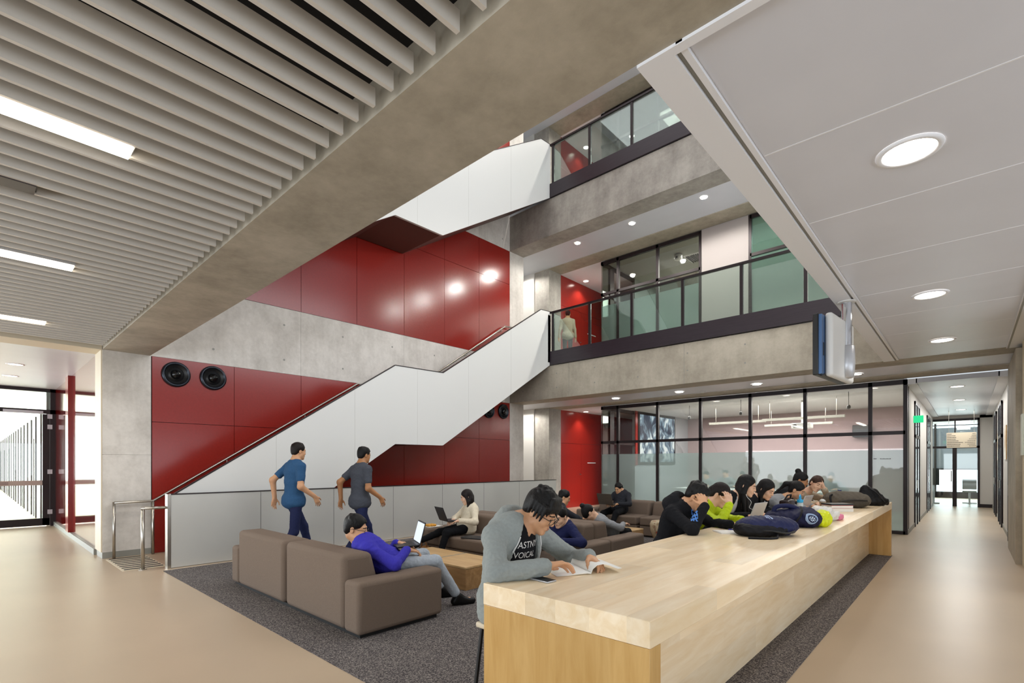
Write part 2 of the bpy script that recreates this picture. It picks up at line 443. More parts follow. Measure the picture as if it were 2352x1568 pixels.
# cross beam
BM=S('beam',MB().box(-10.5,2.6,1.476,2.12,3.42,4.6),M['concrete_warm'],'long concrete beam crossing overhead beside the slats')
S('beam',MB().box(-10.5,2.6,1.476,2.12,4.6,14.6),M['white_wall'],'white wall above the concrete beam')

# right hand lowered ceiling
mb=MB()
ys=[2.12,3.28,4.44,5.60,6.76,7.92,9.08,10.24,YB]
for a,b_ in zip(ys,ys[1:]): mb.box(-.92,.44,a+.006,b_-.006,3.425,3.47)
CR=S('ceiling_right',mb,M['white_metal'],'white metal panel ceiling over the right corridor')
S('seam',(lambda q:[q.box(-.92,.44,y-.006,y+.006,3.4235,3.43) for y in ys[1:-1]] and q)(MB()),M['bulkhead'],None,CR)
S('backing',MB().box(-.93,2.6,2.12,YB,3.432,3.5),M['bulkhead'],None,CR)
S('trim_3',MB().box(-1.15,-.985,2.12,YB,3.405,4.7).box(-.96,-.93,2.12,YB,3.41,3.5).box(-.985,-.96,2.12,YB,3.435,3.5).box(-.985,.5,2.12,2.17,3.405,3.5).box(.44,.62,2.12,YB,3.405,3.5),M['bulkhead'],'white bulkhead edge of the lowered ceiling')
S('trim_4',MB().box(-.984,-.961,2.17,YB,3.425,3.434).box(.45,.47,2.17,YB,3.40,3.405),M['plinth'],'shadow gap beside the bulkhead')
S('slab',MB().box(-1.14,2.6,2.12,YB,3.6,4.7),M['bulkhead'],'floor slab over the right corridor')

# right wall, its pillar and corridor
S('wall_right',MB().box(.6,.75,8.5,10.9,0,3.42),M['cream'],'cream wall at the right edge')
S('wall_right',MB().box(.61,.75,13.1,24.4,0,3.35),M['white_wall'],'white right corridor wall')
S('pillar',MB().box(.53,1.1,10.95,13.0,0,3.34),M['concrete_warm'],'concrete pillar on the right side of the corridor')
S('wall_corridor_left',MB().box(-1.06,-1.0,YG+.05,24.4,0,3.32),M['white_wall'],'white left wall of the far corridor')
S('baseboard_corridor',MB().box(-1.0,-.985,YG+.05,24.4,0,.1).box(.595,.61,13.1,24.4,0,.1),M['plinth'])
S('ceiling_corridor',MB().box(-.85,.45,YG,24.4,3.3,3.4),M['white_metal'],'white metal ceiling of the far corridor')
S('trim_5',MB().box(-1.06,-.83,YG,24.4,3.28,3.4).box(.43,.75,YG,24.4,3.28,3.4),M['bulkhead'])
S('wall_end',MB().box(.28,.75,24.4,24.5,0,3.4).box(-1.1,.75,24.4,24.5,3.2,3.4),M['white_wall'],'white wall at the corridor end')
S('baseboard_end',MB().box(.28,.61,24.38,24.4,0,.12),M['frame'])
def side_door(x,y0,y1,label,right=False,plate=True):
    s=-1 if right else 1
    t=thing('glazed_door',label,'door',(x,y0,0),'glazed doors along the far corridor')
    a,b_=(x,x+s*.03) if s>0 else (x+s*.03,x)
    w=.09
    MB().box(a,b_,y0,y0+w,0,3.1).box(a,b_,y1-w,y1,0,3.1).box(a,b_,y0,y1,3.02,3.1).box(a,b_,y0,y1,2.2,2.28).box(a,b_,(y0+y1)/2-.05,(y0+y1)/2+.05,0,3.1).build('door_frame',M['frame'],t)
    MB().box(x+s*.008,x+s*.016,y0+w,y1-w,.02,3.02).build('pane',glass_dark,t)
    MB().tube([(x+s*.05,y0+.2,.95),(x+s*.05,y0+.2,1.15)],.012).build('handle',M['steel'],t)
glass_dark=simple('dark reflective pane','#3a4650',rough=.08,spec=.6)
side_door(-1.0,15.75,17.3,'black framed glazed door on the left of the far corridor, nearer one')
side_door(-1.0,20.6,22.3,'black framed glazed door on the left of the far corridor, further one')
side_door(.6,20.4,22.0,'black framed glazed door deepest on the right of the corridor',True)
side_door(.6,17.0,18.8,'black framed glazed door on the right between white wall pieces',True)
side_door(.6,13.05,14.2,'black framed door on the right just past the concrete pillar',True)
def wallplate(name,x,y0,y1,z0,z1,m,label,cat):
    o=MB().box(x,x+.02,y0,y1,z0,z1).build(name,m); tag(o,label,cat); return o
wallplate('notice_board',.59,15.3,15.9,1.65,2.4,M['oak'],'timber edged notice board on the right wall before the glazed door','notice board')
wallplate('notice_board',.59,19.2,19.8,1.65,2.4,M['oak'],'timber edged notice board further down the right corridor wall','notice board')
wallplate('wall_sign',.58,10.62,10.9,1.68,2.3,simple('pale green sign','#cfd8cf',rough=.4),'pale sign plate with green top on the cream wall at right edge','sign')
wallplate('light_switch',.58,11.3,11.42,1.2,1.33,M['white_plastic'],'white light switch on the concrete pillar edge','switch') if False else None
o=MB().box(-1.0,-.81,15.55,15.59,2.55,2.72).build('exit_sign',simple('green exit sign','#17a56b',rough=.4,emit='#1fd08a',estr=.8)); tag(o,'green lit exit sign above the left corridor door','exit sign')

# corridor end glazing
t=thing('glass_door','black framed double glass door at the end of the right corridor','door',(-.4,24.4,0))
MB().box(-1.08,.28,24.36,24.44,3.12,3.2).box(-1.08,.28,24.36,24.44,2.12,2.2).box(.22,.28,24.36,24.44,0,3.2).box(-1.08,-1.02,24.36,24.44,0,3.2).box(-1.08,.28,24.36,24.44,2.95,2.98).build('door_frame',M['frame'],t)
MB().box(-.45,-.33,24.37,24.43,0,2.12).box(-.4,-.36,24.37,24.43,2.2,3.12).build('door_stile',M['frame'],t)
MB().box(-1.02,-.45,24.395,24.405,0,2.12).box(-.33,.22,24.395,24.405,0,2.12).box(-1.02,.22,24.395,24.405,2.2,3.12).build('pane',M['glass'],t)
MB().tube([(-.48,24.33,.9),(-.48,24.33,1.3)],.015).build('handle',M['steel'],t)
# room beyond with daylight window
S('wall_office',MB().box(-3.2,-3.1,24.5,30.5,0,3.4).box(2.5,2.6,24.5,30.5,0,3.4).box(-3.2,2.6,24.4,30.5,3.4,3.5).box(-3.2,-1.08,24.4,24.5,0,3.4).box(.7,2.6,24.4,24.5,0,3.4),M['white_wall'],'white walls of the office beyond the corridor')
S('window_1',MB().box(-3.1,2.5,30.4,30.5,0,3.4),M['daylight'],'bright daylight window of the far office')
S('trim_6',MB().box(-3.1,2.5,30.3,30.38,1.28,1.34).box(-3.1,2.5,30.3,30.38,0,.28).box(-1.2,-1.12,30.3,30.38,0,3.4).box(.3,.38,30.3,30.38,0,3.4),M['frame'])
S('blind',MB().box(-3.1,2.5,30.34,30.36,1.34,3.2),simple('pale blue blind','#a9b4c6',rough=.7),'pale blue roller blind on the far office window')
t=thing('monitor','large dark monitor standing inside the office beyond the corridor doors','monitor',(-1.0,25.7,0))
MB().box(-1.2,-.86,25.66,25.72,.72,1.38).build('screen',M['black_plastic'],t)
MB().box(-1.05,-1.0,25.68,25.71,.05,.75).box(-1.25,-.85,25.5,25.9,0,.05).build('stand',M['silver'],t)
t=thing('office_chair','grey swivel chair inside the office beyond the corridor doors','chair',(.02,26.3,0))
MB().box(-.2,.22,26.1,26.5,.44,.50).build('seat',M['plinth'],t,.02)
MB().box(-.2,.22,26.48,26.54,.55,.95).build('backrest',M['plinth'],t,.02)
MB().tube([(.01,26.3,.05),(.01,26.3,.45)],.03).box(-.2,.22,26.27,26.33,0.01,.05).box(-.02,.04,26.1,26.5,0.01,.05).build('base',M['silver'],t)
# hanging directory sign
t=thing('directory_sign','cream hanging directory sign in front of the corridor end doors','sign',(-.19,22,2.08))
MB().box(-.555,.176,21.99,22.01,2.085,2.58).build('panel',M['cream'],t)
random.seed(7)
for i in range(8):
    mb=MB()
    z=2.535-i*.056
    ln=[.10,.18,.22,.18,.24,.37,.30,.30][i]; x=-.535
    while x<-.535+ln:
        w=random.uniform(.015,.035); mb.box(x,x+w,21.985,21.99,z-.012,z+.006); x+=w+.008
    mb.build('text_line',M['dark_grey'],t); mb=MB()
    x=.16-[.08,.10,.12,.16,.2,.26,.2,.16][i]
    while x<.15:
        w=random.uniform(.012,.03); mb.box(x,x+w,21.985,21.99,z-.010,z+.005); x+=w+.009
    mb.build('text_line',M['dark_grey'],t)
[MB().tube([(xx,22,2.58),(xx,22,3.3)],.006).build('hanger',M['steel'],t) for xx in (-.5,.12)]

# side bay right of the camera, with an unseen frame added around the fill light
S('wall_right',MB().box(4.3,4.45,-3,8.5,0,.3).box(4.3,4.45,-3,8.5,2.72,3.42).box(4.3,4.45,-3,-1.3,.3,2.72).box(4.3,4.45,7.72,8.5,.3,2.72).box(.75,4.45,8.5,8.65,0,3.42),M['white_wall'],'white side bay wall around the framed fill light')
S('fill_frame',MB().box(4.24,4.30,-1.3,-1.22,.3,2.72).box(4.24,4.30,7.64,7.72,.3,2.72).box(4.24,4.30,1.7,1.76,.3,2.72).box(4.24,4.30,4.7,4.76,.3,2.72).box(4.24,4.30,-1.3,7.72,.3,.36).box(4.24,4.30,-1.3,7.72,2.66,2.72),M['frame'],'dark frame added around the fill light of the right side bay')
S('ceiling_right',MB().box(.62,4.45,2.12,8.6,3.42,3.5),M['white_metal'],'white ceiling of the right side bay')

# ------------------------------------------------------------------ balconies and rooms behind, level by level
def downlight(x,y,z,r,label,group,energy=0,m=None,sz=115):
    t=thing('downlight',label,'downlight',(x,y,z),group)
    MB().lathe([(r*.86,0.0),(r*.9,-.008),(r*1.06,-.008),(r*1.1,0.004)],(x,y,z),'z',28,cap=False).build('trim_ring',M['bulkhead'],t,smooth=True)
    MB().lathe([(r*.88,-.003),(r*.88,.002)],(x,y,z),'z',28).build('lens',m or M['lamp'],t)
    if energy:
        L=bpy.data.lights.new('downlight_beam','SPOT'); L.energy=energy; L.spot_size=math.radians(sz); L.spot_blend=.6 if sz<150 else .25; L.shadow_soft_size=r*.9; L.color=(1,.96,.90)
        lo=bpy.data.objects.new('downlight_beam',L); COL.objects.link(lo); lo.location=(x,y,z-.02)
LN=['ground floor','lower balcony','upper balcony']
for L in range(3):
    z0=L*LV
    zc=z0+(3.42 if L==0 else 3.31)
    gx1=-1.0
    # beams and ceiling strip
    S('beam',MB().box(XW-.02,2.6 if L==0 else -1.0,YB,11.92,zc,z0+4.36),M['concrete_warm'] if L==0 else M['concrete'],'concrete edge beam above the '+LN[L])
    if L==0:
        mb=MB()
        for xx,zz in [(x,z) for x in np.arange(-9.9,-1.3,1.27) for z in (3.72,4.12)]: mb.lathe([(.02,0),(.02,.003)],(xx,YB-.002,zz),'y',10)
        mb.box(-8.2,-8.193,YB-.002,YB,zc,4.36).box(-4.9,-4.893,YB-.002,YB,zc,4.36)
        mb.build('tie_hole',M['plinth'])['kind']='structure'
    S('beam',MB().box(XW-.6,2.6 if L==0 else -1.0,13.2,YG,zc,z0+4.6),M['concrete_warm'],'inner concrete beam above the glazing of the '+LN[L])
    S('ceiling_balcony',MB().box(-12.6,2.6 if L==0 else -1.0,11.92,13.2,zc+.02,zc+.1),M['white_metal'],'white metal ceiling strip under the slab, '+LN[L])
    S('ceiling_passage',MB().box(-12.6,-8.8,YG,20,zc+.0,zc+.1),M['bulkhead'],'white ceiling in front of the red double doors, '+LN[L])
    S('slab',MB().box(-12.6,-1.0,11.4,YG+8,z0+4.6,z0+4.75) if L<2 else MB().box(-12.6,3,1.4,22,z0+4.75,z0+4.85),M['bulkhead'],'floor slab above the '+LN[L])
    # red door wall
    mb=MB(); g=.004
    mb.box(XW-.03,XW,YG+g,15.12-g,z0+.0,z0+2.27).box(XW-.03,XW,15.12+g,16.40,z0+.0,z0+2.27).box(XW-.03,XW,YG+g,16.40,z0+2.278,zc).box(XW-.03,XW,16.41,20,z0,zc)
    d=thing('double_door',['red double doors beside the meeting room on the ground floor','red double doors on the lower balcony behind the standing man','red double doors on the top balcony'][L],'door',(XW,15.1,z0),'red double doors on each level')
    leaf=mb.build('door_leaf',M['red'],d)
    MB().box(XW-.05,XW-.03,YG,20,z0,zc).build('frame',M['dark'],d)
    MB().box(XW,XW+.012,15.52,16.06,z0+1.57,z0+1.6).build('sign_plate',M['white_plastic'],leaf)
    MB().lathe([(.02,0),(.02,.03),(.014,.05)],(XW,15.04,z0+1.17),'x',12).build('lock',M['chrome'],leaf)
    # glazed room front
    t=thing('glass_partition',['dark framed glass wall of the ground floor meeting room','dark framed glass wall on the lower balcony','dark framed glass wall on the top balcony'][L],'glass wall',(-5,YG,z0))
    mx=[-8.19,-6.85,-5.56,-4.24,-2.97,-1.66]
    zt=zc-.02
    fr=MB(); fw=.075
    xR=-1.03
    ext=[(-8.8,xR)] if L==0 else [(-8.8,-5.56),(-4.24,-1.0)]
    for a,b_ in ext:
        fr.box(a,b_,YG,YG+.09,zt-.1,zt).box(a,b_,YG,YG+.09,z0,z0+.07).box(a,b_,YG,YG+.07,z0+2.2,z0+2.28)
    ms=(mx+[xR]) if L==0 else [-8.19,-6.85,-5.56,-4.24,-2.4]
    for x in ms: fr.box(x-fw/2,x+fw/2,YG,YG+.09,z0,zt)
    # return side
    fr.box(-8.8,-8.72,YG,17.5,zt-.1,zt).box(-8.8,-8.72,YG,17.5,z0+2.2,z0+2.28).box(-8.8,-8.72,14.3,14.55,z0,zt)
    if L==0: fr.box(xR-.04,xR+.04,YG,YG+.35,zt-.1,zt).box(xR-.05,xR+.04,YG+.3,YG+.36,z0,zt)
    fr.build('frame',M['frame'],t)
    edges=[-8.8]+[q for q in ms]
    for a,b_ in zip(edges,edges[1:]):
        if L>0 and abs(a+5.56)<.01: continue
        MB().box(a+(0.0 if a==-8.8 else fw/2),b_-fw/2,YG+.035,YG+.045,z0+1.86,zt-.1).build('pane',M['glass_grey'] if L==0 else M['glass_green2'] if a>-5 else M['glass_grey'],t)
        MB().box(a+(0.0 if a==-8.8 else fw/2),b_-fw/2,YG+.035,YG+.045,z0+.07,z0+1.86).build('pane',M['glass_green'],t)['label']='frosted lower pane'
    MB().box(-8.765,-8.755,YG+.05,14.3,z0,zt-.1).build('pane',M['glass'],t)
    if L>0:
        S('wall_balcony',MB().box(-5.52,-4.28,YG+.01,YG+.12,z0,zc),M['wall_panel'],'white wall panel between the balcony windows, '+LN[L])
    # room behind
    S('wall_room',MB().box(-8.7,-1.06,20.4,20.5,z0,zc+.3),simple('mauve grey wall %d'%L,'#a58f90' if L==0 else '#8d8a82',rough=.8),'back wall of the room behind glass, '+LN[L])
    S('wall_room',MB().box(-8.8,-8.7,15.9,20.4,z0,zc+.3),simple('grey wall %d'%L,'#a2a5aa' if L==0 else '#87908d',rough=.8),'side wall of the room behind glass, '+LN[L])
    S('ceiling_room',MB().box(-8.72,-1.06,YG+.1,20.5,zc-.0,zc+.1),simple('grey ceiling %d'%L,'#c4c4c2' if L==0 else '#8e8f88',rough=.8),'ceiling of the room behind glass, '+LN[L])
    if L>0: S('wall_room',MB().box(-1.06,-1.0,YG,20.5,z0,zc+.3),M['white_wall'])
    S('floor_room',MB().box(-8.8,-1.06,YG+.1,20.4,z0-.0,z0+.004) if L==0 else MB().box(-12.6,-1,11.4,20.4,z0-.03,z0),M['plinth'],'floor of the room, '+LN[L])
# balustrades
for L in (1,2):
    z0=L*LV-.03
    t=thing('balustrade',['glass balustrade with dark fascia along the lower balcony','glass balustrade with dark fascia along the upper balcony'][L-1],'balustrade',(-5,YB,z0))
    MB().box(-8.84,-1.05,YB-.05,YB-.002,z0-.385,z0+.0).build('fascia',M['fascia'],t)
    MB().box(-8.84,-1.05,YB-.045,YB+.03,z0+1.09,z0+1.135).build('handrail',M['frame'],t)
    px=[-8.75,-7.51,-6.25,-4.93,-3.62,-2.40,-1.2]
    for x in px: MB().box(x-.032,x+.032,YB-.03,YB+.03,z0,z0+1.09).build('post',M['frame'],t)
    for a,b_ in zip(px,px[1:]): MB().box(a+.04,b_-.04,YB-.006,YB+.006,z0+.01,z0+1.08).build('pane',M['glass_bal'],t)

# downlights
G='round downlights in the right corridor ceiling'
downlight(-.265,3.808,3.42,.15,'largest round downlight in the white right ceiling, nearest',G,75)
downlight(-.32,7.19,3.42,.15,'second round downlight along the white right ceiling',G,75)
downlight(-.30,9.95,3.42,.15,'third round downlight along the white right ceiling, before the beam',G,60)
G='downlights under the lower balcony'
for x,lb in ((-7.5,'downlight under the balcony nearest the red doors'),(-5.6,'downlight under the balcony above the glass wall, second from the red doors'),(-3.7,'dim downlight under the balcony hidden near the television'),(-1.75,'downlight under the balcony just right of the hanging television')):
    downlight(x,12.6,3.43,.11,lb,G,35)
G='downlights above the lower balcony'
for x,lb in ((-8.59,'starry downlight over the lower balcony, leftmost, above the standing man'),(-6.79,'starry downlight over the lower balcony, middle one'),(-4.82,'starry downlight over the lower balcony, right of the middle one'),(-2.9,'downlight over the lower balcony behind the bulkhead')):
    downlight(x,12.25,8.115,.085,lb,G,165,M['lamp_hot'],172)
G='downlights in the ceiling by the red doors'
downlight(-10.12,14.95,3.415,.1,'downlight shining on the ground floor red doors',G,62,sz=112)
downlight(-10.12,14.95,8.095,.1,'downlight shining on the lower balcony red doors',G,90,sz=116)
downlight(-10.12,14.95,12.885,.1,'downlight shining on the top balcony red doors',G,90,sz=116)
G='added fill downlights in the recess behind the corner pillars'  # hidden lamps added to brighten the recess walls
downlight(-11.35,12.45,3.435,.08,'added unseen downlight in the white recess on the ground floor',G,150,sz=165)
downlight(-11.35,12.45,8.115,.08,'added unseen downlight in the white recess at the lower balcony',G,150,sz=165)
G='downlights in the far corridor ceiling'
for y,lb in ((15.09,'first slim downlight in the far corridor ceiling'),(18.3,'second slim downlight in the far corridor ceiling'),(21.6,'deepest downlight in the far corridor ceiling')): downlight(-.2,y,3.3,.13,lb,G,14)
G='downlights in the left corridor ceiling'
downlight(-13.2,.59,3.42,.12,'downlight in the left corridor ceiling nearer the slats',G,10,M['lamp_soft'])
downlight(-15.0,.6,3.42,.12,'downlight in the left corridor ceiling nearer the glass door',G,10,M['lamp_soft'])
for x,y in ((-8.6,12.3),(-6.8,12.3),(-4.8,12.3)):
    downlight(x,y,12.905,.085,['downlight over the top balcony, leftmost','downlight over the top balcony, middle','downlight over the top balcony, rightmost'][[-8.6,-6.8,-4.8].index(x)],'downlights above the top balcony',150,M['lamp_hot'],172)

# meeting room contents
t=thing('projection_screen','bright wall screen showing a picture inside the meeting room','screen',(-8.69,17.6,1.5))
sf=MB().box(-8.7,-8.66,16.1,19.1,1.52,3.44).build('frame',M['black_plastic'],t)
m,nt,b=newmat('lit projected picture'); tc=N(nt,'ShaderNodeTexCoord'); mp=N(nt,'ShaderNodeMapping'); mp.inputs['Scale'].default_value=(1,1.1,.9)
nt.links.new(tc.outputs['Object'],mp.inputs['Vector']); n=N(nt,'ShaderNodeTexNoise'); n.inputs['Scale'].default_value=1.9; n.inputs['Detail'].default_value=5; n.inputs['Distortion'].default_value=1.2
nt.links.new(mp.outputs[0],n.inputs['Vector']); r=N(nt,'ShaderNodeValToRGB'); r.color_ramp.elements[0].color=lin('#26364c'); r.color_ramp.elements[1].color=lin('#e6eef2'); r.color_ramp.elements[0].position=.42; r.color_ramp.elements[1].position=.62
e=r.color_ramp.elements.new(.53); e.color=lin('#8098ac'); nt.links.new(n.outputs['Fac'],r.inputs[0]); nt.links.new(r.outputs[0],b.inputs['Emission Color']); b.inputs['Emission Strength'].default_value=2.0; b.inputs['Base Color'].default_value=(0.02,.02,.02,1)
MB().box(-8.655,-8.65,16.2,19.0,1.62,3.32).build('picture',m,sf)
S('wall_room',MB().box(-8.7,-8.67,15.90,16.06,1.5,3.42),M['red'],'narrow red strip beside the meeting room screen')
for i,(x,y,ln,lb) in enumerate(((-6.3,16.5,1.7,'pendant strip lamp in the meeting room, left of the projector'),(-4.6,16.2,2.1,'pendant strip lamp in the meeting room beside the projector'),(-5.2,18.6,2.0,'pendant strip lamp deeper in the meeting room'))):
    t=thing('pendant_lamp',lb,'pendant lamp',(x,y,2.85),'pendant strip lamps in the meeting room')
    MB().box(x,x+ln,y-.06,y+.06,2.83,2.9).build('housing',M['plinth'],t)
    [MB().tube([(xx,y,2.9),(xx,y,3.42)],.006).build('hanger',M['steel'],t) for xx in (x+.2,x+ln-.2)]
t=thing('projector','white projector hanging from the meeting room ceiling','projector',(-3.55,16.5,2.7))
MB().box(-3.85,-3.35,16.3,16.65,2.58,2.74).build('body',M['white_plastic'],t,.02)
MB().tube([(-3.6,16.5,2.74),(-3.6,16.5,3.42)],.03).build('pole',M['white_plastic'],t)
MB().lathe([(.05,0),(.05,.04)],(-3.75,16.29,2.66),'y',16).build('lens',M['black_plastic'],t)
t=thing('loudspeaker','small black loudspeaker on the back wall of the meeting room','loudspeaker',(-2.65,20.3,2.6))
MB().box(-2.9,-2.4,20.1,20.4,2.45,2.85).build('cabinet',M['black_plastic'],t,.02)
MB().box(-2.87,-2.43,20.09,20.1,2.48,2.82).build('grille',M['dark_grey'],t)
for i,(x,y) in enumerate(((-6.6,15.6),(-4.9,15.2),(-2.3,15.4))):
    t=thing('hanging_microphone',['thin hanging microphone nearest the wall screen','thin hanging microphone left of the projector','thin hanging microphone near the right end of the meeting room'][i],'microphone',(x,y,2.95),'hanging microphones in the meeting room')
    MB().tube([(x,y,3.05),(x,y,3.42)],.008).build('cord',M['black_plastic'],t); MB().lathe([(.01,-.05),(.045,-.03),(.045,.03),(.02,.06)],(x,y,3.02),'z',12).build('capsule',M['black_plastic'],t)
t=thing('meeting_table','long white table inside the frosted meeting room','table',(-4.6,16.6,0))
MB().box(-7.4,-1.9,16.0,17.2,.70,.74).build('tabletop',M['white_plastic'],t)
for x in(-7.2,-2.1):
    for y in(16.15,17.05): MB().box(x-.03,x+.03,y-.03,y+.03,0.004,.7).build('leg',M['silver'],t)
o=MB().cbox((-4.0,16.4,.86),(.36,.02,.24)).cbox((-4.0,16.28,.75),(.36,.25,.02)).build('laptop',M['dark_grey']); tag(o,'open laptop on the white meeting room table','laptop')
o=MB().box(-1.95,-1.6,YG+.034,YG+.03,1.585,1.60).build('room_lettering',M['black_plastic']) if False else None
o=MB()
for k in range(3): o.box(-1.60+k*.02+(.0),-1.585+k*.02,YG+.028,YG+.034,1.655,1.675)
for k in range(10): o.box(-1.48+k*.02,-1.465+k*.02,YG+.028,YG+.034,1.655,1.67+(.006 if k%3==0 else 0))
o=o.build('room_lettering',M['black_plastic']); tag(o,'small black room name lettering on the right frosted pane','sign')

t=thing('smoke_detector','white smoke detector on the ceiling strip above the glass wall','smoke detector',(-5.1,12.9,3.43))
MB().lathe([(.07,.0),(.07,-.02),(.045,-.04),(.02,-.045)],(-5.1,12.9,3.44),'z',20).build('housing',M['white_plastic'],t,smooth=True)
t=thing('projector','white projector on the ceiling of the lower balcony room','projector',(-6.7,15.0,8.0))
MB().lathe([(.02,.12),(.11,.10),(.12,-.02),(.08,-.06)],(-6.7,15.0,7.98),'z',20).build('body',M['white_plastic'],t,smooth=True)
MB().lathe([(.03,0),(.03,.02)],(-6.7,14.87,7.98),'y',12).build('lens',M['black_plastic'],t)
t=thing('air_vent','slatted air vent in the ceiling of the lower balcony room','vent',(-6.35,15.6,8.05))
vf=MB()
for i in range(9): vf.box(-6.6+i*.06,-6.57+i*.06,15.3,15.9,8.06,8.10)
vf.build('grille',M['frame'],t); MB().box(-6.65,-6.05,15.25,15.95,8.088,8.1).build('frame',M['white_plastic'],t)
# ------------------------------------------------------------------ stairs, rails, partition
def stair_flight(z0,label,rail):
    t=thing('staircase',label,'staircase',(-9.6,2.1,z0))
    pts=[(2.06,0),(2.06,1.06),(6.036,3.605),(7.32,3.62),(10.85,5.87),(11.275,5.9),(11.275,4.39),(7.31,1.97),(6.03,1.965),(2.93,0)]
    if z0>0: pts[0]=(2.14,0); pts[1]=(2.14,1.11)
    pp_=MB().prism([(y,z+z0) for y,z in pts],'x',-8.90,-8.845).build('parapet',M['parapet'],t)
    cap=MB()
    top=pts[1:6]
    for (a,b),(c,d) in zip(top,top[1:]): cap.prism([(a,b+z0),(c,d+z0),(c,d+.018+z0),(a,b+.018+z0)],'x',-8.905,-8.84)
    cap.build('parapet_cap',M['frame'],pp_)
    sm=MB()
    for y in (3.6,5.1,6.6,8.1,9.6):
        def lerp(P,yy):
            for (a,b),(c,d) in zip(P,P[1:]):
                if a<=yy<=c: return b+(d-b)*(yy-a)/(c-a)
        lo=lerp([(2.93,0),(6.03,1.965),(7.31,1.97),(11.275,4.39)],y); hi=lerp(top,y)
        sm.box(-8.8452,-8.8443,y,y+.006,lo+z0+.01,hi+z0-.01)
    sm.build('panel_joint',M['partition'],pp_)
    # body with steps
    pr=[(2.93,0.02)]
    pr=[]
    y=2.36; z=0
    for i in range(14):
        pr.append((y,z)); z+=.171; pr.append((y,z)); y+=.266
    pr.append((7.36,z)); y=7.36
    for i in range(14):
        z+=.1705; pr.append((y,z)); y+=.266; pr.append((y,z))
    pr[-1]=(11.27,z); 
    bot=[(11.27,4.42),(7.31,2.0),(6.03,1.99),(2.95,.03),(2.37,0.001)]
    MB().prism([(a,b+z0) for a,b in pr+bot],'x',-10.41,-8.905).build('steps',M['soffit'],t)
    return t
st=stair_flight(0,'white sided staircase rising from the lobby to the lower balcony',True)
stair_flight(LV,'upper white sided staircase climbing to the upper balcony, half hidden by the beam',False)
MB().box(-8.875,-8.845,11.16,11.275,4.45,5.8).build('end_panel',M['partition'],st)

t=thing('handrail','long stainless handrail climbing the red wall side of the stairs','handrail',(-10.33,1.61,0))
rail_=MB().tube([(-10.33,1.61,.91),(-10.33,2.14,.915),(-10.33,6.03,3.385),(-10.33,7.5,3.385),(-10.33,10.95,5.70),(-10.33,11.24,5.72)],.022,12).build('rail',M['steel'],t,smooth=True)
MB().tube([(-10.33,1.61,0),(-10.33,1.61,.925)],.022,12).build('post',M['steel'],t,smooth=True)
MB().tube([(-10.33,2.14,0),(-10.33,2.14,.915)],.022,12).build('post',M['steel'],t,smooth=True)
for y,z in ((3.3,1.65),(4.8,2.6),(6.7,3.385),(7.9,3.65),(9.4,4.66),(10.8,5.6)):
    MB().tube([(-10.33,y,z-.02),(-10.33,y,z-.08),(-10.44,y,z-.08)],.009,8).build('bracket',M['steel'],rail_)
t=thing('handrail','short stainless handrail joined to the grey partition end','handrail',(-8.92,1.724,0))
MB().tube([(-8.92,1.724,0),(-8.92,1.724,.9)],.024,12).build('post',M['steel'],t,smooth=True)
MB().tube([(-8.92,1.70,.9),(-8.86,1.99,.9)],.022,12).build('rail',M['steel'],t,smooth=True)
MB().lathe([(.05,0),(.05,.01),(.03,.012)],(-8.92,1.724,0),'z',16).build('base_plate',M['steel'],t)
P=S('partition',MB().box(-8.835,-8.73,2.03,11.39,.006,1.09),M['partition'],'low grey metal partition between stairs and carpet')
S('partition_cap',MB().box(-8.845,-8.722,2.03,11.40,1.09,1.104),M['frame'],None,P)
S('end_post',MB().box(-8.86,-8.725,1.985,2.028,.0,1.10),M['steel'],'stainless end post',P)
mb=MB()
for y in (3.3,4.6,5.9,7.2,8.5,9.8): mb.box(-8.7305,-8.7293,y,y+.006,.02,1.085)
S('panel_joint',mb,M['frame'],None,P)
t=thing('tactile_strip','ribbed tactile warning strip on the floor before the stairs','tactile strip',(-9.6,1.85,0))
MB().box(-10.28,-8.99,1.50,2.03,.0,.004).build('base',M['cream'],t)
mb=MB()
for i in range(8): mb.box(-10.26+i*.165,-10.21+i*.165,1.53,2.01,.004,.009)
mb.build('rib',M['dark_grey'],t)

for y,z,lb in ((2.502,3.145,'round black loudspeaker on the red wall nearest the concrete pillar'),(3.095,3.155,'round black loudspeaker on the red wall, second from the concrete pillar'),(10.36,3.12,'round black loudspeaker far along the red wall, half behind the stairs'),(10.98,3.14,'round black loudspeaker at the far end of the red wall')):
    t=thing('wall_loudspeaker',lb,'loudspeaker',(XW,y,z),'round loudspeakers on the red stair wall')
    MB().lathe([(.165,.0),(.225,.0),(.222,.03),(.205,.05),(.185,.05),(.168,.02)],(XW,y,z),'x',40,cap=False).build('rim',M['spk_rim'] if 'spk_rim' in M else simple('dark blue grey metal','#30343c',rough=.25,metal=.7),t,smooth=True)
    MB().lathe([(.17,.03),(.15,.015),(.09,-.02),(.07,-.02)],(XW,y,z),'x',36,cap=False).lathe([(.168,.001),(.168,.003)],(XW,y,z),'x',36).build('cone',M['black_plastic'],t,smooth=True)
    MB().lathe([(.085,.004),(.075,.05),(.05,.075),(.0005,.085)],(XW,y,z),'x',30,cap=False).build('nozzle',simple('gloss black','#0b0b0c',rough=.15),t,smooth=True)

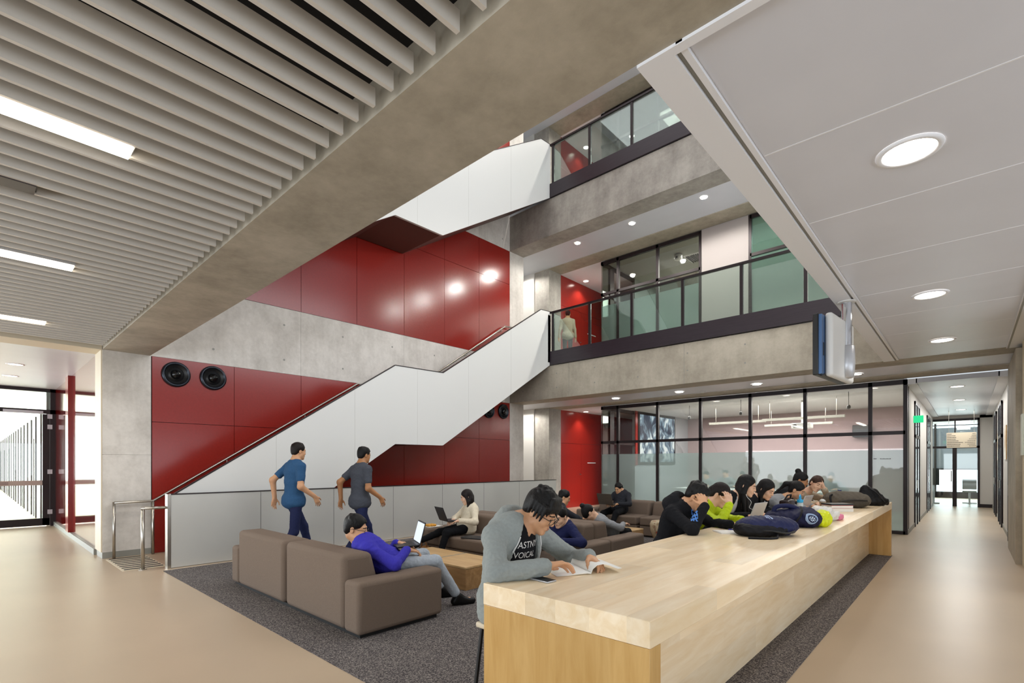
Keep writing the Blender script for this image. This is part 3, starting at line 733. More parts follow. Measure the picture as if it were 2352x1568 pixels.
# television on ceiling pole
th=.09
t=thing('television','television with white back cover hanging from the ceiling on a chrome pole','television',(-1.2,6.8,2.5))
def tvb(a,b,y0,y1,z0,z1):
    m_=MB().box(a,b,y0,y1,z0,z1); m_.xform(Matrix.Translation((-1.25,6.17,0))@Matrix.Rotation(-th,4,'Z')@Matrix.Diagonal((1,.80,1,1))); return m_
bz_=tvb(0,.055,0,1.22,2.51,3.17).build('bezel',M['black_plastic'],t,.008)
tvb(-.003,.0,.03,1.19,2.55,3.14).build('screen',simple('dark screen','#101318',rough=.12),bz_)
tvb(.055,.085,.02,1.20,2.52,3.16).build('side_panel',simple('blue grey metal','#4a6a96',rough=.35,metal=.4),t)
tvb(.06,.09,.1,1.1,2.505,2.53).build('connector_strip',M['dark_grey'],t,.004)
c=tvb(.085,.16,.14,1.19,2.50,3.19); c.build('back_cover',M['white_plastic'],t,.03,3)
tvb(.086,.09,.08,.11,2.72,2.86).build('button_panel',M['black_plastic'],t)
MB().lathe([(.052,0),(.052,.57)],(-1.035,6.80,2.86),'z',24).build('pole',M['chrome'],t,smooth=False)
MB().lathe([(.055,.56),(.09,.565),(.09,.578)],(-1.035,6.80,2.83),'z',24).build('ceiling_plate',M['white_plastic'],t)
MB().lathe([(.055,-.27),(.075,-.26),(.085,-.1),(.078,.09),(.07,.1)],(-1.035,6.80,2.80),'z',24).build('mount_sleeve',M['silver'],t,smooth=True)
MB().box(-1.16,-1.05,6.76,6.84,2.62,2.8).build('mount_arm',M['dark_grey'],t)

# ------------------------------------------------------------------ sofas and coffee tables
def sofa(x0,y0,f,label):
    """3.12 m long, .95 deep; f=+1 faces +Y (back along y0), f=-1 faces -Y (back along y0, seat towards lower y)"""
    t=thing('sofa',label,'sofa',(x0+1.55,y0+f*.47,0.006),'taupe modular sofas on the carpet')
    Y=lambda a,b:(min(y0+f*a,y0+f*b),max(y0+f*a,y0+f*b))
    xs=[(x0+.235,x0+1.555),(x0+1.625,x0+2.845)]
    for a,b in xs:
        MB().box(a,b,*Y(.30,.94),.24,.42).build('seat',M['fabric'],t,.035,3)
        MB().box(a+.002,b-.002,*Y(.30,.925),.035,.235).build('seat_base',M['fabric'],t,.015,2)
    for a,b in xs:
        m_=MB(); yy=[y0,y0+f*.36]
        m_.prism([(y0,.035),(y0,.715),(y0+f*.30,.715),(y0+f*.385,.40),(y0+f*.30,.035)],'x',a,b).build('backrest',M['fabric'],t,.05,4)
    MB().box(x0,x0+.23,*Y(.0,.95),.035,.50).build('armrest',M['fabric'],t,.04,4)
    MB().box(x0+2.85,x0+3.11,*Y(.0,.95),.035,.50).build('armrest',M['fabric'],t,.04,4)
    MB().box(x0+.04,x0+3.07,*Y(.04,.90),.006,.04).build('foot_plinth',M['rubber'],t)
    return t
sofa(-7.04,2.30,1,'taupe sofa nearest the camera, its back turned, with the man in a blue sweater')
sofa(-6.74,5.985,-1,'taupe sofa seating the woman in cream and the man in navy')
sofa(-6.74,5.99,1,'taupe sofa back to back with the middle one, facing the glass wall')
sofa(-6.80,10.58,-1,'taupe sofa along the glass wall under the man with a laptop')
def coffee_table(x0,x1,y0,y1,h,label):
    t=thing('coffee_table',label,'coffee table',((x0+x1)/2,(y0+y1)/2,.006),'block coffee tables between sofas')
    MB().box(x0,x1,y0,y1,h-.025,h).build('tabletop',M['oak'],t,.003)
    MB().box(x0+.004,x1-.004,y0+.004,y1-.004,.006,h-.027).build('body',M['oak_side'],t)
    xm=(x0+x1)/2+.02
    MB().box(xm-.02,xm+.02,y0,y1,h,h+.0015).build('inlay_strip',simple('grey inlay','#9d907b',rough=.5),t)
    return t
coffee_table(-6.02,-4.51,4.085,4.76,.29,'low oak block table between the first two sofas')
coffee_table(-6.2,-4.69,8.22,8.92,.29,'low oak block table before the sofa along the glass wall')

# ------------------------------------------------------------------ long study table
TT=.905
t=thing('study_table','long maple study table with waterfall ends running down the room','table',(-1.45,6.2,0.006))
MB().box(-1.94,-.962,1.885,10.55,TT-.115,TT).build('tabletop',[M['maple']],t,.003)
MB().box(-1.938,-.964,1.887,1.985,.006,TT-.116).build('end_panel',M['maple_end'],t,.002)
MB().box(-1.938,-.964,10.45,10.548,.006,TT-.116).build('end_panel',M['maple_end'],t,.002)
MB().box(-1.52,-1.27,1.985,10.45,.006,TT-.116).build('pedestal',M['maple'],t)

def stool(x,y,label):
    t=thing('stool',label,'stool',(x,y,.006),'stools along the study table')
    MB().box(x-.15,x+.15,y-.17,y+.17,.572,.607).build('seat',M['cream'],t,.012)
    for a in(-1,1):
        for b in(-1,1): MB().tube([(x+a*.12,y+b*.14,.58),(x+a*.17,y+b*.18,.012)],.013,8).build('leg',M['black_plastic'],t)
    MB().tube([(x+.16,y-.17,.2),(x+.16,y+.17,.2)],.009,8).build('footrest',M['black_plastic'],t)
    return t
s0=stool(-2.03,2.22,'stool with pale seat under the man in the grey hoodie')

# ------------------------------------------------------------------ laptops, papers and small things
def laptop(loc,yaw,open_deg,w,d,label,lid,base=None,screen=None,keys=True,tilt=0):
    """loc: centre of the hinge edge; the keyboard extends towards local -y (the user sits at -y)"""
    t=thing('laptop',label,'laptop',loc)
    R=Matrix.Translation(loc)@Matrix.Rotation(yaw,4,'Z')@Matrix.Rotation(tilt,4,'X')
    base=base or lid
    kb=MB().box(-w/2,w/2,-d,0,0,.016).xform(R).build('keyboard_base',base,t,.004)
    if keys:
        k=MB()
        for r_ in range(5):
            for c_ in range(12): k.box(-w*.44+c_*w*.88/12,-w*.44+(c_+.8)*w*.88/12,-d*.14-r_*d*.085-d*.07,-d*.14-r_*d*.085,.016,.018)
        k.box(-w*.16,w*.16,-d*.93,-d*.63,.016,.0165)
        k.xform(R).build('keys',M['black_plastic'] if base is not M['black_plastic'] else M['dark_grey'],kb)
    R2=R@Matrix.Translation((0,0,.012))@Matrix.Rotation(math.radians(open_deg-90),4,'X')
    # lid stands on the hinge, leaning back by open_deg-90
    R2=R@Matrix.Translation((0,0,.012))@Matrix.Rotation(-math.radians(open_deg-90),4,'X')
    l=MB().box(-w/2,w/2,0,.009,0,d).xform(R2).build('lid',lid,t,.003)
    if screen: 
        MB().box(-w*.46,w*.46,-.0015,0,d*.06,d*.93).xform(R2).build('screen',screen,l)
    return t,R2
def text_lines(R,x0,x1,z0,z1,n,y,m,parent,name='lettering',seed=1,h=.5):
    rr=random.Random(seed); k=MB()
    st_=(z1-z0)/n
    for i in range(n):
        z=z1-(i+.5)*st_
        x=x0; e=x1-rr.random()*(x1-x0)*.3
        while x<e:
            w=rr.uniform(.008,.022)*(x1-x0)/.2; k.box(x,min(x+w,x1),y-.0004,y,z-st_*h/2,z+st_*h/2); x+=w+.006*(x1-x0)/.2
    return k.xform(R).build(name,m,parent)
SCR=simple('lit white screen','#10141a',rough=.3,emit='#dfe9f7',estr=1.0)
SCR2=simple('lit pale screen','#10141a',rough=.3,emit='#a9bfdc',estr=.6)
# ------------------------------------------------------------------ smooth-union surfaces for figures and soft bags
V3=lambda *a: np.array(a,dtype=np.float64)
def nrm(v):
    v=np.asarray(v,float); return v/max(np.linalg.norm(v),1e-9)
class SDF:
    def __init__(s): s.ops=[]
    def cap(s,a,b,r1,r2=None,k=.02,sub=False):
        a=np.asarray(a,float); b=np.asarray(b,float); r2=r1 if r2 is None else r2
        r=max(r1,r2); s.ops.append(('c',np.minimum(a,b)-r,np.maximum(a,b)+r,(a,b,r1,r2),k,sub)); return s
    def ell(s,c,rad,R=None,k=.02,sub=False):
        c=np.asarray(c,float); rad=np.asarray(rad,float); R=np.eye(3) if R is None else R
        e=np.sqrt(((R*rad)**2).sum(1)); s.ops.append(('e',c-e,c+e,(c,rad,R),k,sub)); return s
    def box(s,c,h,R=None,rd=.01,k=.01,sub=False):
        c=np.asarray(c,float); h=np.asarray(h,float); R=np.eye(3) if R is None else R
        e=np.abs(R*h).sum(1); s.ops.append(('b',c-e,c+e,(c,h,R,rd),k,sub)); return s
    def field(s,h):
        un=[o for o in s.ops if not o[5]]
        lo=np.min([o[1] for o in un],0)-3*h-.01; hi=np.max([o[2] for o in un],0)+3*h+.01
        n=np.ceil((hi-lo)/h).astype(int)+1
        ax=[(lo[i]+h*np.arange(n[i])).astype(np.float32) for i in range(3)]
        F=np.full(n,.5,np.float32)
        for kd,bl,bh,p,k,sub in s.ops:
            m=k+2.5*h
            i0=np.maximum(np.floor((bl-m-lo)/h).astype(int),0); i1=np.minimum(np.ceil((bh+m-lo)/h).astype(int)+1,n)
            if (i1<=i0).any(): continue
            X=ax[0][i0[0]:i1[0],None,None]; Y=ax[1][None,i0[1]:i1[1],None]; Z=ax[2][None,None,i0[2]:i1[2]]
            if kd=='c':
                a,b,r1,r2=p; d=b-a; L=max(float(d@d),1e-9)
                px,py,pz=X-a[0],Y-a[1],Z-a[2]
                t=np.clip((px*d[0]+py*d[1]+pz*d[2])/L,0,1)
                D=np.sqrt((px-t*d[0])**2+(py-t*d[1])**2+(pz-t*d[2])**2)-(r1+(r2-r1)*t)
            else:
                c=p[0]; R=p[2]; px,py,pz=X-c[0],Y-c[1],Z-c[2]
                q=[px*R[0,j]+py*R[1,j]+pz*R[2,j] for j in range(3)]
                if kd=='e':
                    r=p[1]
                    k0=np.sqrt((q[0]/r[0])**2+(q[1]/r[1])**2+(q[2]/r[2])**2); k1=np.sqrt((q[0]/r[0]**2)**2+(q[1]/r[1]**2)**2+(q[2]/r[2]**2)**2)
                    D=k0*(k0-1)/np.maximum(k1,1e-6)
                else:
                    hh=p[1]-p[3]; a_=[np.abs(q[j])-hh[j] for j in range(3)]
                    D=np.sqrt(np.maximum(a_[0],0)**2+np.maximum(a_[1],0)**2+np.maximum(a_[2],0)**2)+np.minimum(np.maximum(np.maximum(a_[0],a_[1]),a_[2]),0)-p[3]
            V=F[i0[0]:i1[0],i0[1]:i1[1],i0[2]:i1[2]]
            if sub:
                D=-D; hh=np.clip(.5+.5*(V-D)/k,0,1) ; W=D*(1-hh)+V*hh+k*hh*(1-hh)
            else:
                hh=np.clip(.5+.5*(V-D)/k,0,1); W=V*(1-hh)+D*hh-k*hh*(1-hh)
            V[...]=W
        return F,lo
    def mesh(s,h):
        F,lo=s.field(h)
        ins=F<0
        A=np.zeros(np.array(F.shape)-1,np.int8)
        offs=[(i,j,k) for i in(0,1) for j in(0,1) for k in(0,1)]
        nx,ny,nz=A.shape
        for i,j,k in offs: A+=ins[i:nx+i,j:ny+j,k:nz+k]
        idx=np.argwhere((A>0)&(A<8))
        if len(idx)==0: return np.zeros((0,3)),np.zeros((0,4),int)
        C8=np.stack([F[idx[:,0]+i,idx[:,1]+j,idx[:,2]+k] for i,j,k in offs],1)
        O=np.array(offs,float); acc=np.zeros((len(idx),3)); cnt=np.zeros(len(idx))
        for a in range(8):
            for b in range(a+1,8):
                if np.abs(O[a]-O[b]).sum()!=1: continue
                fa,fb=C8[:,a],C8[:,b]; m=(fa<0)!=(fb<0)
                t=fa[m]/(fa[m]-fb[m]); acc[m]+=O[a]+t[:,None]*(O[b]-O[a]); cnt[m]+=1
        v=idx+acc/cnt[:,None]
        vid=np.full(A.shape,-1,np.int32); vid[idx[:,0],idx[:,1],idx[:,2]]=np.arange(len(idx))
        Q=[]
        for axn in range(3):
            sl0=[slice(None)]*3; sl1=[slice(None)]*3; sl0[axn]=slice(0,-1); sl1[axn]=slice(1,None)
            a=ins[tuple(sl0)]; b=ins[tuple(sl1)]
            e=np.argwhere(a!=b); 
            u,w=[(1,2),(2,0),(0,1)][axn]
            ok=(e[:,u]>0)&(e[:,w]>0)&(e[:,u]<A.shape[u])&(e[:,w]<A.shape[w]); e=e[ok]
            def g(du,dw):
                q=e.copy(); q[:,u]+=du; q[:,w]+=dw; return vid[q[:,0],q[:,1],q[:,2]]
            q=np.stack([g(-1,-1),g(0,-1),g(0,0),g(-1,0)],1)
            fl=~a[e[:,0],e[:,1],e[:,2]]
            q[fl]=q[fl][:,::-1]; Q.append(q)
        return lo+v*h,np.concatenate(Q)
    def build(s,name,mat,h,parent=None,fn=None,smooth=1,wr=None,zmin=None):
        v,q=s.mesh(h)
        q=q[(q>=0).all(1)]
        for _ in range(smooth):   # light relaxation hides the grid
            nb=np.zeros_like(v); ct=np.zeros(len(v))
            for a,b in ((0,1),(1,2),(2,3),(3,0)):
                np.add.at(nb,q[:,a],v[q[:,b]]); np.add.at(nb,q[:,b],v[q[:,a]]); np.add.at(ct,q[:,a],1); np.add.at(ct,q[:,b],1)
            v=v+.5*(nb/np.maximum(ct,1)[:,None]-v)
        if wr:
            amp,fr,sd=wr; fn_=np.cross(v[q[:,2]]-v[q[:,0]],v[q[:,3]]-v[q[:,1]]); vn=np.zeros_like(v)
            for a in range(4): np.add.at(vn,q[:,a],fn_)
            vn/=np.maximum(np.linalg.norm(vn,axis=1),1e-12)[:,None]
            rs=np.random.RandomState(sd); w_=np.zeros(len(v))
            for o_ in range(5):
                d_=rs.normal(size=3); d_/=np.linalg.norm(d_); e_=rs.normal(size=3); e_/=np.linalg.norm(e_); f_=fr*(1+.55*o_)
                w_+=(1-np.abs(np.sin(v@d_*f_+2.1*np.sin(v@e_*f_*.45+o_)))*1.6)/(1+.5*o_)
            v=v+vn*(amp*w_/2.2)[:,None]
        if zmin is not None: v[:,2]=np.maximum(v[:,2],zmin)
        if fn is not None: v=fn(v)
        me=bpy.data.meshes.new(name); me.vertices.add(len(v)); me.vertices.foreach_set('co',v.astype(np.float32).ravel())
        me.loops.add(q.size); me.loops.foreach_set('vertex_index',q.astype(np.int32).ravel())
        me.polygons.add(len(q)); me.polygons.foreach_set('loop_start',np.arange(0,q.size,4,dtype=np.int32)); me.polygons.foreach_set('loop_total',np.full(len(q),4,np.int32))
        me.update(); me.validate()
        return link(name,me,mat,parent,0,2,True)

# ------------------------------------------------------------------ figures
def skinmat(name,c):
    m=simple(name,c,rough=.48,spec=.4,var=.05,vscale=25)
    b=m.node_tree.nodes['Principled BSDF']; b.inputs['Subsurface Weight'].default_value=.12; b.inputs['Subsurface Radius'].default_value=(.02,.008,.004); b.inputs['Subsurface Scale'].default_value=.5
    return m
SK={'a':skinmat('skin warm','#c99873'),'b':skinmat('skin light','#dcb193'),'c':skinmat('skin tan','#a8764f')}
HAIR={'k':simple('black hair','#0a0808',rough=.5,spec=.25,var=.5,vscale=40,stretch=(3,3,.6),bump=.5,bscale=70),
      'b':simple('dark brown hair','#150c0a',rough=.5,spec=.25,var=.4,vscale=40,stretch=(3,3,.5),bump=.5,bscale=70),
      'm':simple('brown hair','#3a2216',rough=.5,spec=.3,var=.4,vscale=40,stretch=(3,3,.5),bump=.5,bscale=70)}
LIP=simple('lips','#a5685a',rough=.4); EYE=simple('eye','#17100e',rough=.2); 
def cloth(name,c,var=.06,bump=.35,bs=26,rough=.85): return simple(name,c,rough=rough,spec=.2,var=var,vscale=60,bump=bump,bscale=bs,detail=3)

def ik(S,W,l1,l2,hint):
    S=np.asarray(S,float); W=np.asarray(W,float); d=W-S; L=np.linalg.norm(d)
    if L>(l1+l2)*.995: W=S+d/L*(l1+l2)*.995; d=W-S; L=np.linalg.norm(d)
    a=(l1*l1-l2*l2+L*L)/(2*L); hgt=math.sqrt(max(l1*l1-a*a,0)); n=d/L
    p=np.asarray(hint,float); p=p-n*(p@n); p=nrm(p)
    return S+n*a+p*hgt,W
def hand(sd,W,d,n,sgn,s=1.0,curl=(.25,.35,.3),spread=.10,thumb=.5):
    """five separate fingers; d = finger direction, n = where the palm faces, sgn=+1 left hand, -1 right hand"""
    d=nrm(d); n=np.asarray(n,float); n=nrm(n-d*(n@d)); t=np.cross(n,d)*sgn
    W=np.asarray(W,float)
    lens=[(.040,.025,.021),(.044,.028,.022),(.041,.026,.022),(.032,.020,.019)]
    offs=[.030,.010,-.010,-.029]; plen=[.088,.090,.086,.080]
    for i in range(4):
        kn=W+(d*plen[i]+t*offs[i])*s
        sd.cap(W+t*offs[i]*.45*s,kn,.0145*s,.0115*s,k=.014)
        dd=nrm(d+t*spread*(1.5-i)*.66); p=kn; ang=0
        c=curl[i] if isinstance(curl[0],(tuple,list)) else curl
        for j in range(3):
            ang+=c[j]; v=dd*math.cos(ang)+n*math.sin(ang); q=p+v*lens[i][j]*s
            r=[.0092,.0084,.0076,.0066]
            sd.cap(p,q,r[j]*s*(.9 if i==3 else 1),r[j+1]*s*(.9 if i==3 else 1),k=.004); p=q
    # thumb leaves the side of the palm near its base
    p0=W+(d*.022+t*.022)*s; td=nrm(d*.62+t*.75+n*thumb*.5); p1=p0+td*.042*s
    sd.cap(p0,p1,.0155*s,.0115*s,k=.014)
    td2=nrm(d*.9+t*.35+n*thumb*.6); p2=p1+td2*.034*s; sd.cap(p1,p2,.0108*s,.0095*s,k=.005)
    p3=p2+nrm(d*.95+t*.1+n*thumb*.7)*.026*s; sd.cap(p2,p3,.0095*s,.0075*s,k=.004)

def person(label,f,pel,neck,head,hf,RA=None,LA=None,RL=None,LL=None,s=1.08,skin='a',hair='k',style='short',roll=0,
           top=None,sleeve='long',bottom=None,shoes=None,female=False,h=.009,hh=None,group=None,slouch=.05,topname='shirt',shr=None,subs=(),
           hood=None,inner=None,bare_leg=0,extras=True,legs=True,ground=None,loose=.014,longlen=.26,hem=.07,wrinkle=.0045):
    hh=hh or h*.8
    f=nrm(V3(f[0],f[1],0)); r=V3(f[1],-f[0],0); u=V3(0,0,1)
    pel,neck,head=V3(*pel),V3(*neck),V3(*head); shr=nrm(V3(*shr)) if shr is not None else r
    base=(float(pel[0]),float(pel[1]),ground if ground is not None else 0.0)
    t=thing('person',label,'person',base,group)
    hf=nrm(hf); hr=nrm(np.cross(hf,u)); hu=np.cross(hr,hf)
    if roll:
        c_,s_=math.cos(roll),math.sin(roll); hr,hu=hr*c_+hu*s_,hu*c_-hr*s_
    HR=np.stack([hr,hf,hu],1)
    Hp=lambda x,y,z: head+HR@(V3(x,y,z)*s)
    body=SDF(); E3=lambda sd,c,rad,k=.02,sub=False: sd.ell(Hp(*c),V3(*rad)*s,HR,k*s,sub)
    # --- head
    E3(body,(0,-.016,.035),(.073,.092,.084)); E3(body,(0,.022,-.035),(.060,.062,.078),.03)
    body.cap(Hp(-.045,.01,-.06),Hp(-.012,.07,-.098),.022*s,.017*s,k=.02*s); body.cap(Hp(.045,.01,-.06),Hp(.012,.07,-.098),.022*s,.017*s,k=.02*s)
    E3(body,(0,.072,.03),(.050,.018,.012),.012)
    for q in(-1,1): E3(body,(q*.034,.058,-.03),(.024,.022,.022),.02)
    for q in(-1,1): E3(body,(q*.031,.096,.006),(.017,.012,.010),.010,True)
    for q in(-1,1): E3(body,(q*.031,.074,.005),(.0145,.0145,.012),.003)
    body.cap(Hp(0,.082,.016),Hp(0,.098,-.022),.0085*s,.0115*s,k=.010*s); E3(body,(0,.099,-.026),(.0125,.010,.0095),.006)
    for q in(-1,1): E3(body,(q*.012,.089,-.028),(.008,.009,.007),.006)
    E3(body,(0,.080,-.063),(.024,.013,.016),.012); E3(body,(0,.089,-.057),(.018,.006,.005),.004); E3(body,(0,.088,-.068),(.016,.006,.006),.004)
    for q in(-1,1):
        ang=q*.35; Rz=HR@np.array([[math.cos(ang),math.sin(ang),0],[-math.sin(ang),math.cos(ang),0],[0,0,1]])
        body.ell(Hp(q*.077,-.012,-.008),V3(.010,.020,.032)*s,Rz,.008*s); body.ell(Hp(q*.086,-.006,-.006),V3(.006,.010,.018)*s,Rz,.006*s,True)
    nr=.044 if female else .052
    up=nrm(neck-pel)
    body.cap(Hp(0,-.03,-.06),neck-up*.02,nr*s,(nr+.006)*s,k=.03)
    # --- trunk stations along a slouched spine
    back=-np.cross(np.cross(up,f),up); back=nrm(back)
    back=-nrm(f-up*(f@up))
    mid=(pel+neck)/2+back*slouch
    st=[(0,.165,.12),(.25,.145,.105),(.5,.15,.115),(.75,.168,.118),(.93,.150,.085)]
    if female: st=[(0,.16,.12),(.25,.125,.095),(.5,.130,.105),(.75,.148,.112),(.93,.125,.075)]
    def trunk(sd,g,k=.07):
        for tt,w,d in st:
            p=(1-tt)**2*pel+2*tt*(1-tt)*mid+tt*tt*neck; tg=nrm(2*(1-tt)*(mid-pel)+2*tt*(neck-mid))
            rr=nrm(r*(1-tt)+shr*tt); rr=nrm(rr-tg*(rr@tg)); ff=np.cross(tg,rr)
            sd.ell(p,V3((w*s+g),(d*s+g),.115*s),np.stack([rr,ff,tg],1),k)
    shw=.155 if female else .178
    tgN=nrm(neck-mid)
    SH={-1:neck-shr*shw*s-tgN*.045*s, 1:neck+shr*shw*s-tgN*.045*s}   # +1 = right
    limbs=[]
    for sg,A in ((1,RA),(-1,LA)):
        S_=SH[sg]
        if A is None: A=dict(w=S_+V3(0,0,-.52*s)+f*.05,hint=-f,d=(0,0,-1),n=-shr*sg)
        E_,W_=ik(S_,A['w'],.29*s,.255*s,A.get('hint',(0,0,-1)))
        limbs.append((sg,S_,E_,W_,A))
    def arms(sd,g,cut=1.0,k=.03,cuff=False):
        for sg,S_,E_,W_,A in limbs:
            sd.cap(neck-tgN*.03*s,S_,(.052+g)*s,(.052+g)*s,k=.05)
            sd.cap(S_,E_,(.052+g)*s,(.042+g)*s,k=k) if cut>=1 else sd.cap(S_,S_+(E_-S_)*cut,(.054+g)*s,(.05+g)*s,k=k)
            if cut>=1: 
                e2=W_-nrm(W_-E_)*.012
                sd.cap(E_,e2,(.043+g)*s,(.031+g)*s,k=k)
                if cuff: sd.cap(e2-nrm(W_-E_)*.05*s,e2,(.036+g*.6)*s,(.034+g*.6)*s,k=.008)
    trunk(body,-.02); arms(body,0)
    for sg,S_,E_,W_,A in limbs:
        fd=A.get('d'); fd=nrm(W_-E_) if fd is None else fd
        body.cap(W_-nrm(W_-E_)*.03,W_+nrm(fd)*.02,.027*s,.024*s,k=.012)
        hand(body,W_,fd,A.get('n',(0,0,-1)),-sg,s*1.02,A.get('curl',(.25,.35,.3)),A.get('spread',.10),A.get('thumb',.5))
    # --- legs
    LG=[]
    if legs:
        for sg,A in ((1,RL),(-1,LL)):
            Hj=pel+r*sg*.088*s-u*.01
            K_,A_=ik(Hj,A['a'],.43*s,.42*s,A.get('hint',f))
            LG.append((sg,Hj,K_,A_,nrm(A.get('toe',f))))
            body.cap(Hj,K_,.072*s,.050*s,k=.04); body.cap(K_,A_,.047*s,.034*s,k=.03)
            body.cap(A_-u*.03*s,A_+nrm(A.get('toe',f))*.13*s-u*.045*s,.03*s,.024*s,k=.02)
    for sb in subs: body.box(*sb[:2],rd=.005,k=.004,sub=True)
    body.build('body',SK[skin],h,t)
    # --- clothing
    if top is not None:
        g=SDF(); trunk(g,loose); arms(g,loose*.55,1.0 if sleeve=='long' else .62,.035,cuff=sleeve=='long')
        if hood: 
            g.cap(neck+back*.06*s-shr*.085*s+tgN*.0*s,neck+f*.055*s-shr*.085*s-tgN*.05*s,.036*s,.03*s,k=.03); g.cap(neck+back*.06*s+shr*.085*s,neck+f*.055*s+shr*.085*s-tgN*.05*s,.036*s,.03*s,k=.03)
        else: g.cap(neck-tgN*.05,neck+tgN*.0,.07*s,.058*s,k=.03)
        # open neck
        g.cap(neck+tgN*.06*s,neck+tgN*.0*s+f*.02,.05*s if not female else .056*s,.042*s,k=.012,sub=True)
        if inner is not None:
            for i_,dz in enumerate(np.linspace(-.02,.50,22)):
                p=neck-tgN*(dz*s)+f*(.115*s+.02)+(mid-(neck+pel)/2)*min(1,dz*2)
                w_=.062+.060*min(1,max(0,dz)/.26)
                g.ell(p,V3(w_*s,.10*s,.035*s),np.stack([shr,np.cross(tgN,shr),tgN],1),.012,True)
        for sb in subs: g.box(*sb[:2],rd=.005,k=.004,sub=True)
        if hem:
            rr_=nrm(r); Rh=np.stack([rr_,np.cross(u,rr_),u],1)
            for zz in (.03,-hem*.6): g.ell(pel+u*zz,V3(.172*s+loose,.132*s+loose,hem*.5+.06),Rh,.05)
            for sb in subs: g.box(*sb[:2],rd=.005,k=.004,sub=True)
        tp=g.build(topname,top,h,t,wr=(wrinkle,34,len(label)))
        if inner is not None:
            g=SDF(); trunk(g,-.002); g.cap(neck-tgN*.06*s,neck-tgN*.03*s,.085*s,.07*s,k=.03); g.cap(neck+tgN*.06*s+f*.01,neck-tgN*.05*s+f*.07*s,.056*s,.032*s,k=.015,sub=True)
            for sb in subs: g.box(*sb[:2],rd=.005,k=.004,sub=True)
            g.build('t_shirt',inner,h,t)
        if hood:
            g=SDF()
            for a_ in np.linspace(-1.7,1.7,13):
                p=neck+back*(.100*math.cos(a_)*s+.012)+shr*(.108*math.sin(a_)*s)+tgN*(.080*math.cos(a_)+.015)*s
                q=p+back*.045*s*max(0,math.cos(a_))-tgN*.085*s
                g.cap(p,q,.034*s,.040*s,k=.03)
            g.cap(neck+tgN*.14*s+f*.02,neck+tgN*.0*s,.068*s,.058*s,k=.012,sub=True)
            for sb in subs: g.box(*sb[:2],rd=.005,k=.004,sub=True)
            g.build('hood',hood,h,t,wr=(.004,40,5))
    if bottom is not None and legs:
        g=SDF(); tt,w,d=st[0]; ff=np.cross(up,r); g.ell(pel,V3(w*s+.006,d*s+.006,.115*s),np.stack([nrm(r),nrm(ff),up],1),.05)
        for sg,Hj,K_,A_,toe in LG:
            lo=min(loose,.012); g.cap(Hj,K_,(.078+lo*.5)*s,(.058+lo*.4)*s,k=.04); g.cap(K_,A_+nrm(K_-A_)*(.05*s+bare_leg),(.056+lo*.4)*s,(.043+lo*.4)*s,k=.03)
        for sb in subs: g.box(*sb[:2],rd=.005,k=.004,sub=True)
        g.build('trousers',bottom,h,t,wr=(wrinkle*.8,38,len(label)+1))
    if shoes is not None and legs:
        for sg,Hj,K_,A_,toe in LG:
            g=SDF(); g.cap(A_-u*.045*s-toe*.03*s,A_-u*.055*s+toe*.15*s,.038*s,.032*s,k=.02); g.cap(A_-u*.0*s,A_-u*.04*s+toe*.06*s,.043*s,.036*s,k=.03)
            g.box(A_-u*(.085*s+.04)+toe*.06,(.3,.3,.04),k=.003,sub=True) if False else None
            g.build('shoe',shoes,h,t)
    # --- face details
    if extras:
        g=SDF()
        for q in(-1,1): g.ell(Hp(q*.0315,.0855,.004),V3(.0125,.005,.0042)*s,HR,.003*s)
        g.build('eyes',EYE,min(h*.5,.004),t,smooth=0)
        g=SDF()
        for q in(-1,1): g.cap(Hp(q*.046,.075,.026),Hp(q*.016,.090,.028),.0042*s,.0048*s,k=.004)
        g.build('eyebrows',HAIR[hair],min(h*.5,.004),t,smooth=0)
        g=SDF(); g.ell(Hp(0,.0915,-.0565),V3(.0175,.0056,.0036)*s,HR,.004*s); g.ell(Hp(0,.0905,-.0665),V3(.0150,.0054,.0044)*s,HR,.004*s)
        g.build('lips',LIP,min(h*.5,.004),t,smooth=0)
    # --- hair
    g=SDF(); e=lambda c,rad,k=.02,sub=False: g.ell(Hp(*c),V3(*rad)*s,HR,k*s,sub)
    rnd=random.Random(len(label)*7+3)
    if style in('short','fringe','curly'):
        e((0,-.020,.048),(.083,.100,.088)); e((0,-.062,-.01),(.066,.046,.062),.03)
        e((0,.110,-.018),(.082,.078,.098),.010,True)
        for q in(-1,1): e((q*.100,.024,-.040),(.036,.050,.072),.010,True)
        e((0,-.10,-.105),(.10,.05,.05),.012,True)
        n_=26 if style=='curly' else 14
        for i in range(n_):
            a=rnd.uniform(0,2*PI); z=rnd.uniform(.2,1); x_=.078*math.cos(a)*math.sqrt(1-z*z*.8); y_=-.02+.092*math.sin(a)*math.sqrt(1-z*z*.8)
            if y_>.045 and z<.6: continue
            R_=.020 if style=='curly' else .014
            g.cap(Hp(x_,y_,.045+.078*z),Hp(x_*1.06,y_*1.05+.015,.045+.078*z-.018),R_*s,R_*.7*s,k=.012*s)
        if style=='fringe':
            for i in range(13):
                x_=-.066+i*.011; l=rnd.uniform(.055,.088)
                g.cap(Hp(x_*.8,.045,.108),Hp(x_,.082-abs(x_)*.33,.105-l*.6),.014*s,.010*s,k=.010*s); g.cap(Hp(x_,.082-abs(x_)*.33,.105-l*.6),Hp(x_*1.06,.093-abs(x_)*.42,.102-l),.010*s,.003*s,k=.008*s)
            for q in(-1,1):
                for i in range(5): g.cap(Hp(q*.078,.045-i*.022,.06),Hp(q*.084,.048-i*.022,-.005-rnd.random()*.03),.014*s,.005*s,k=.01*s)
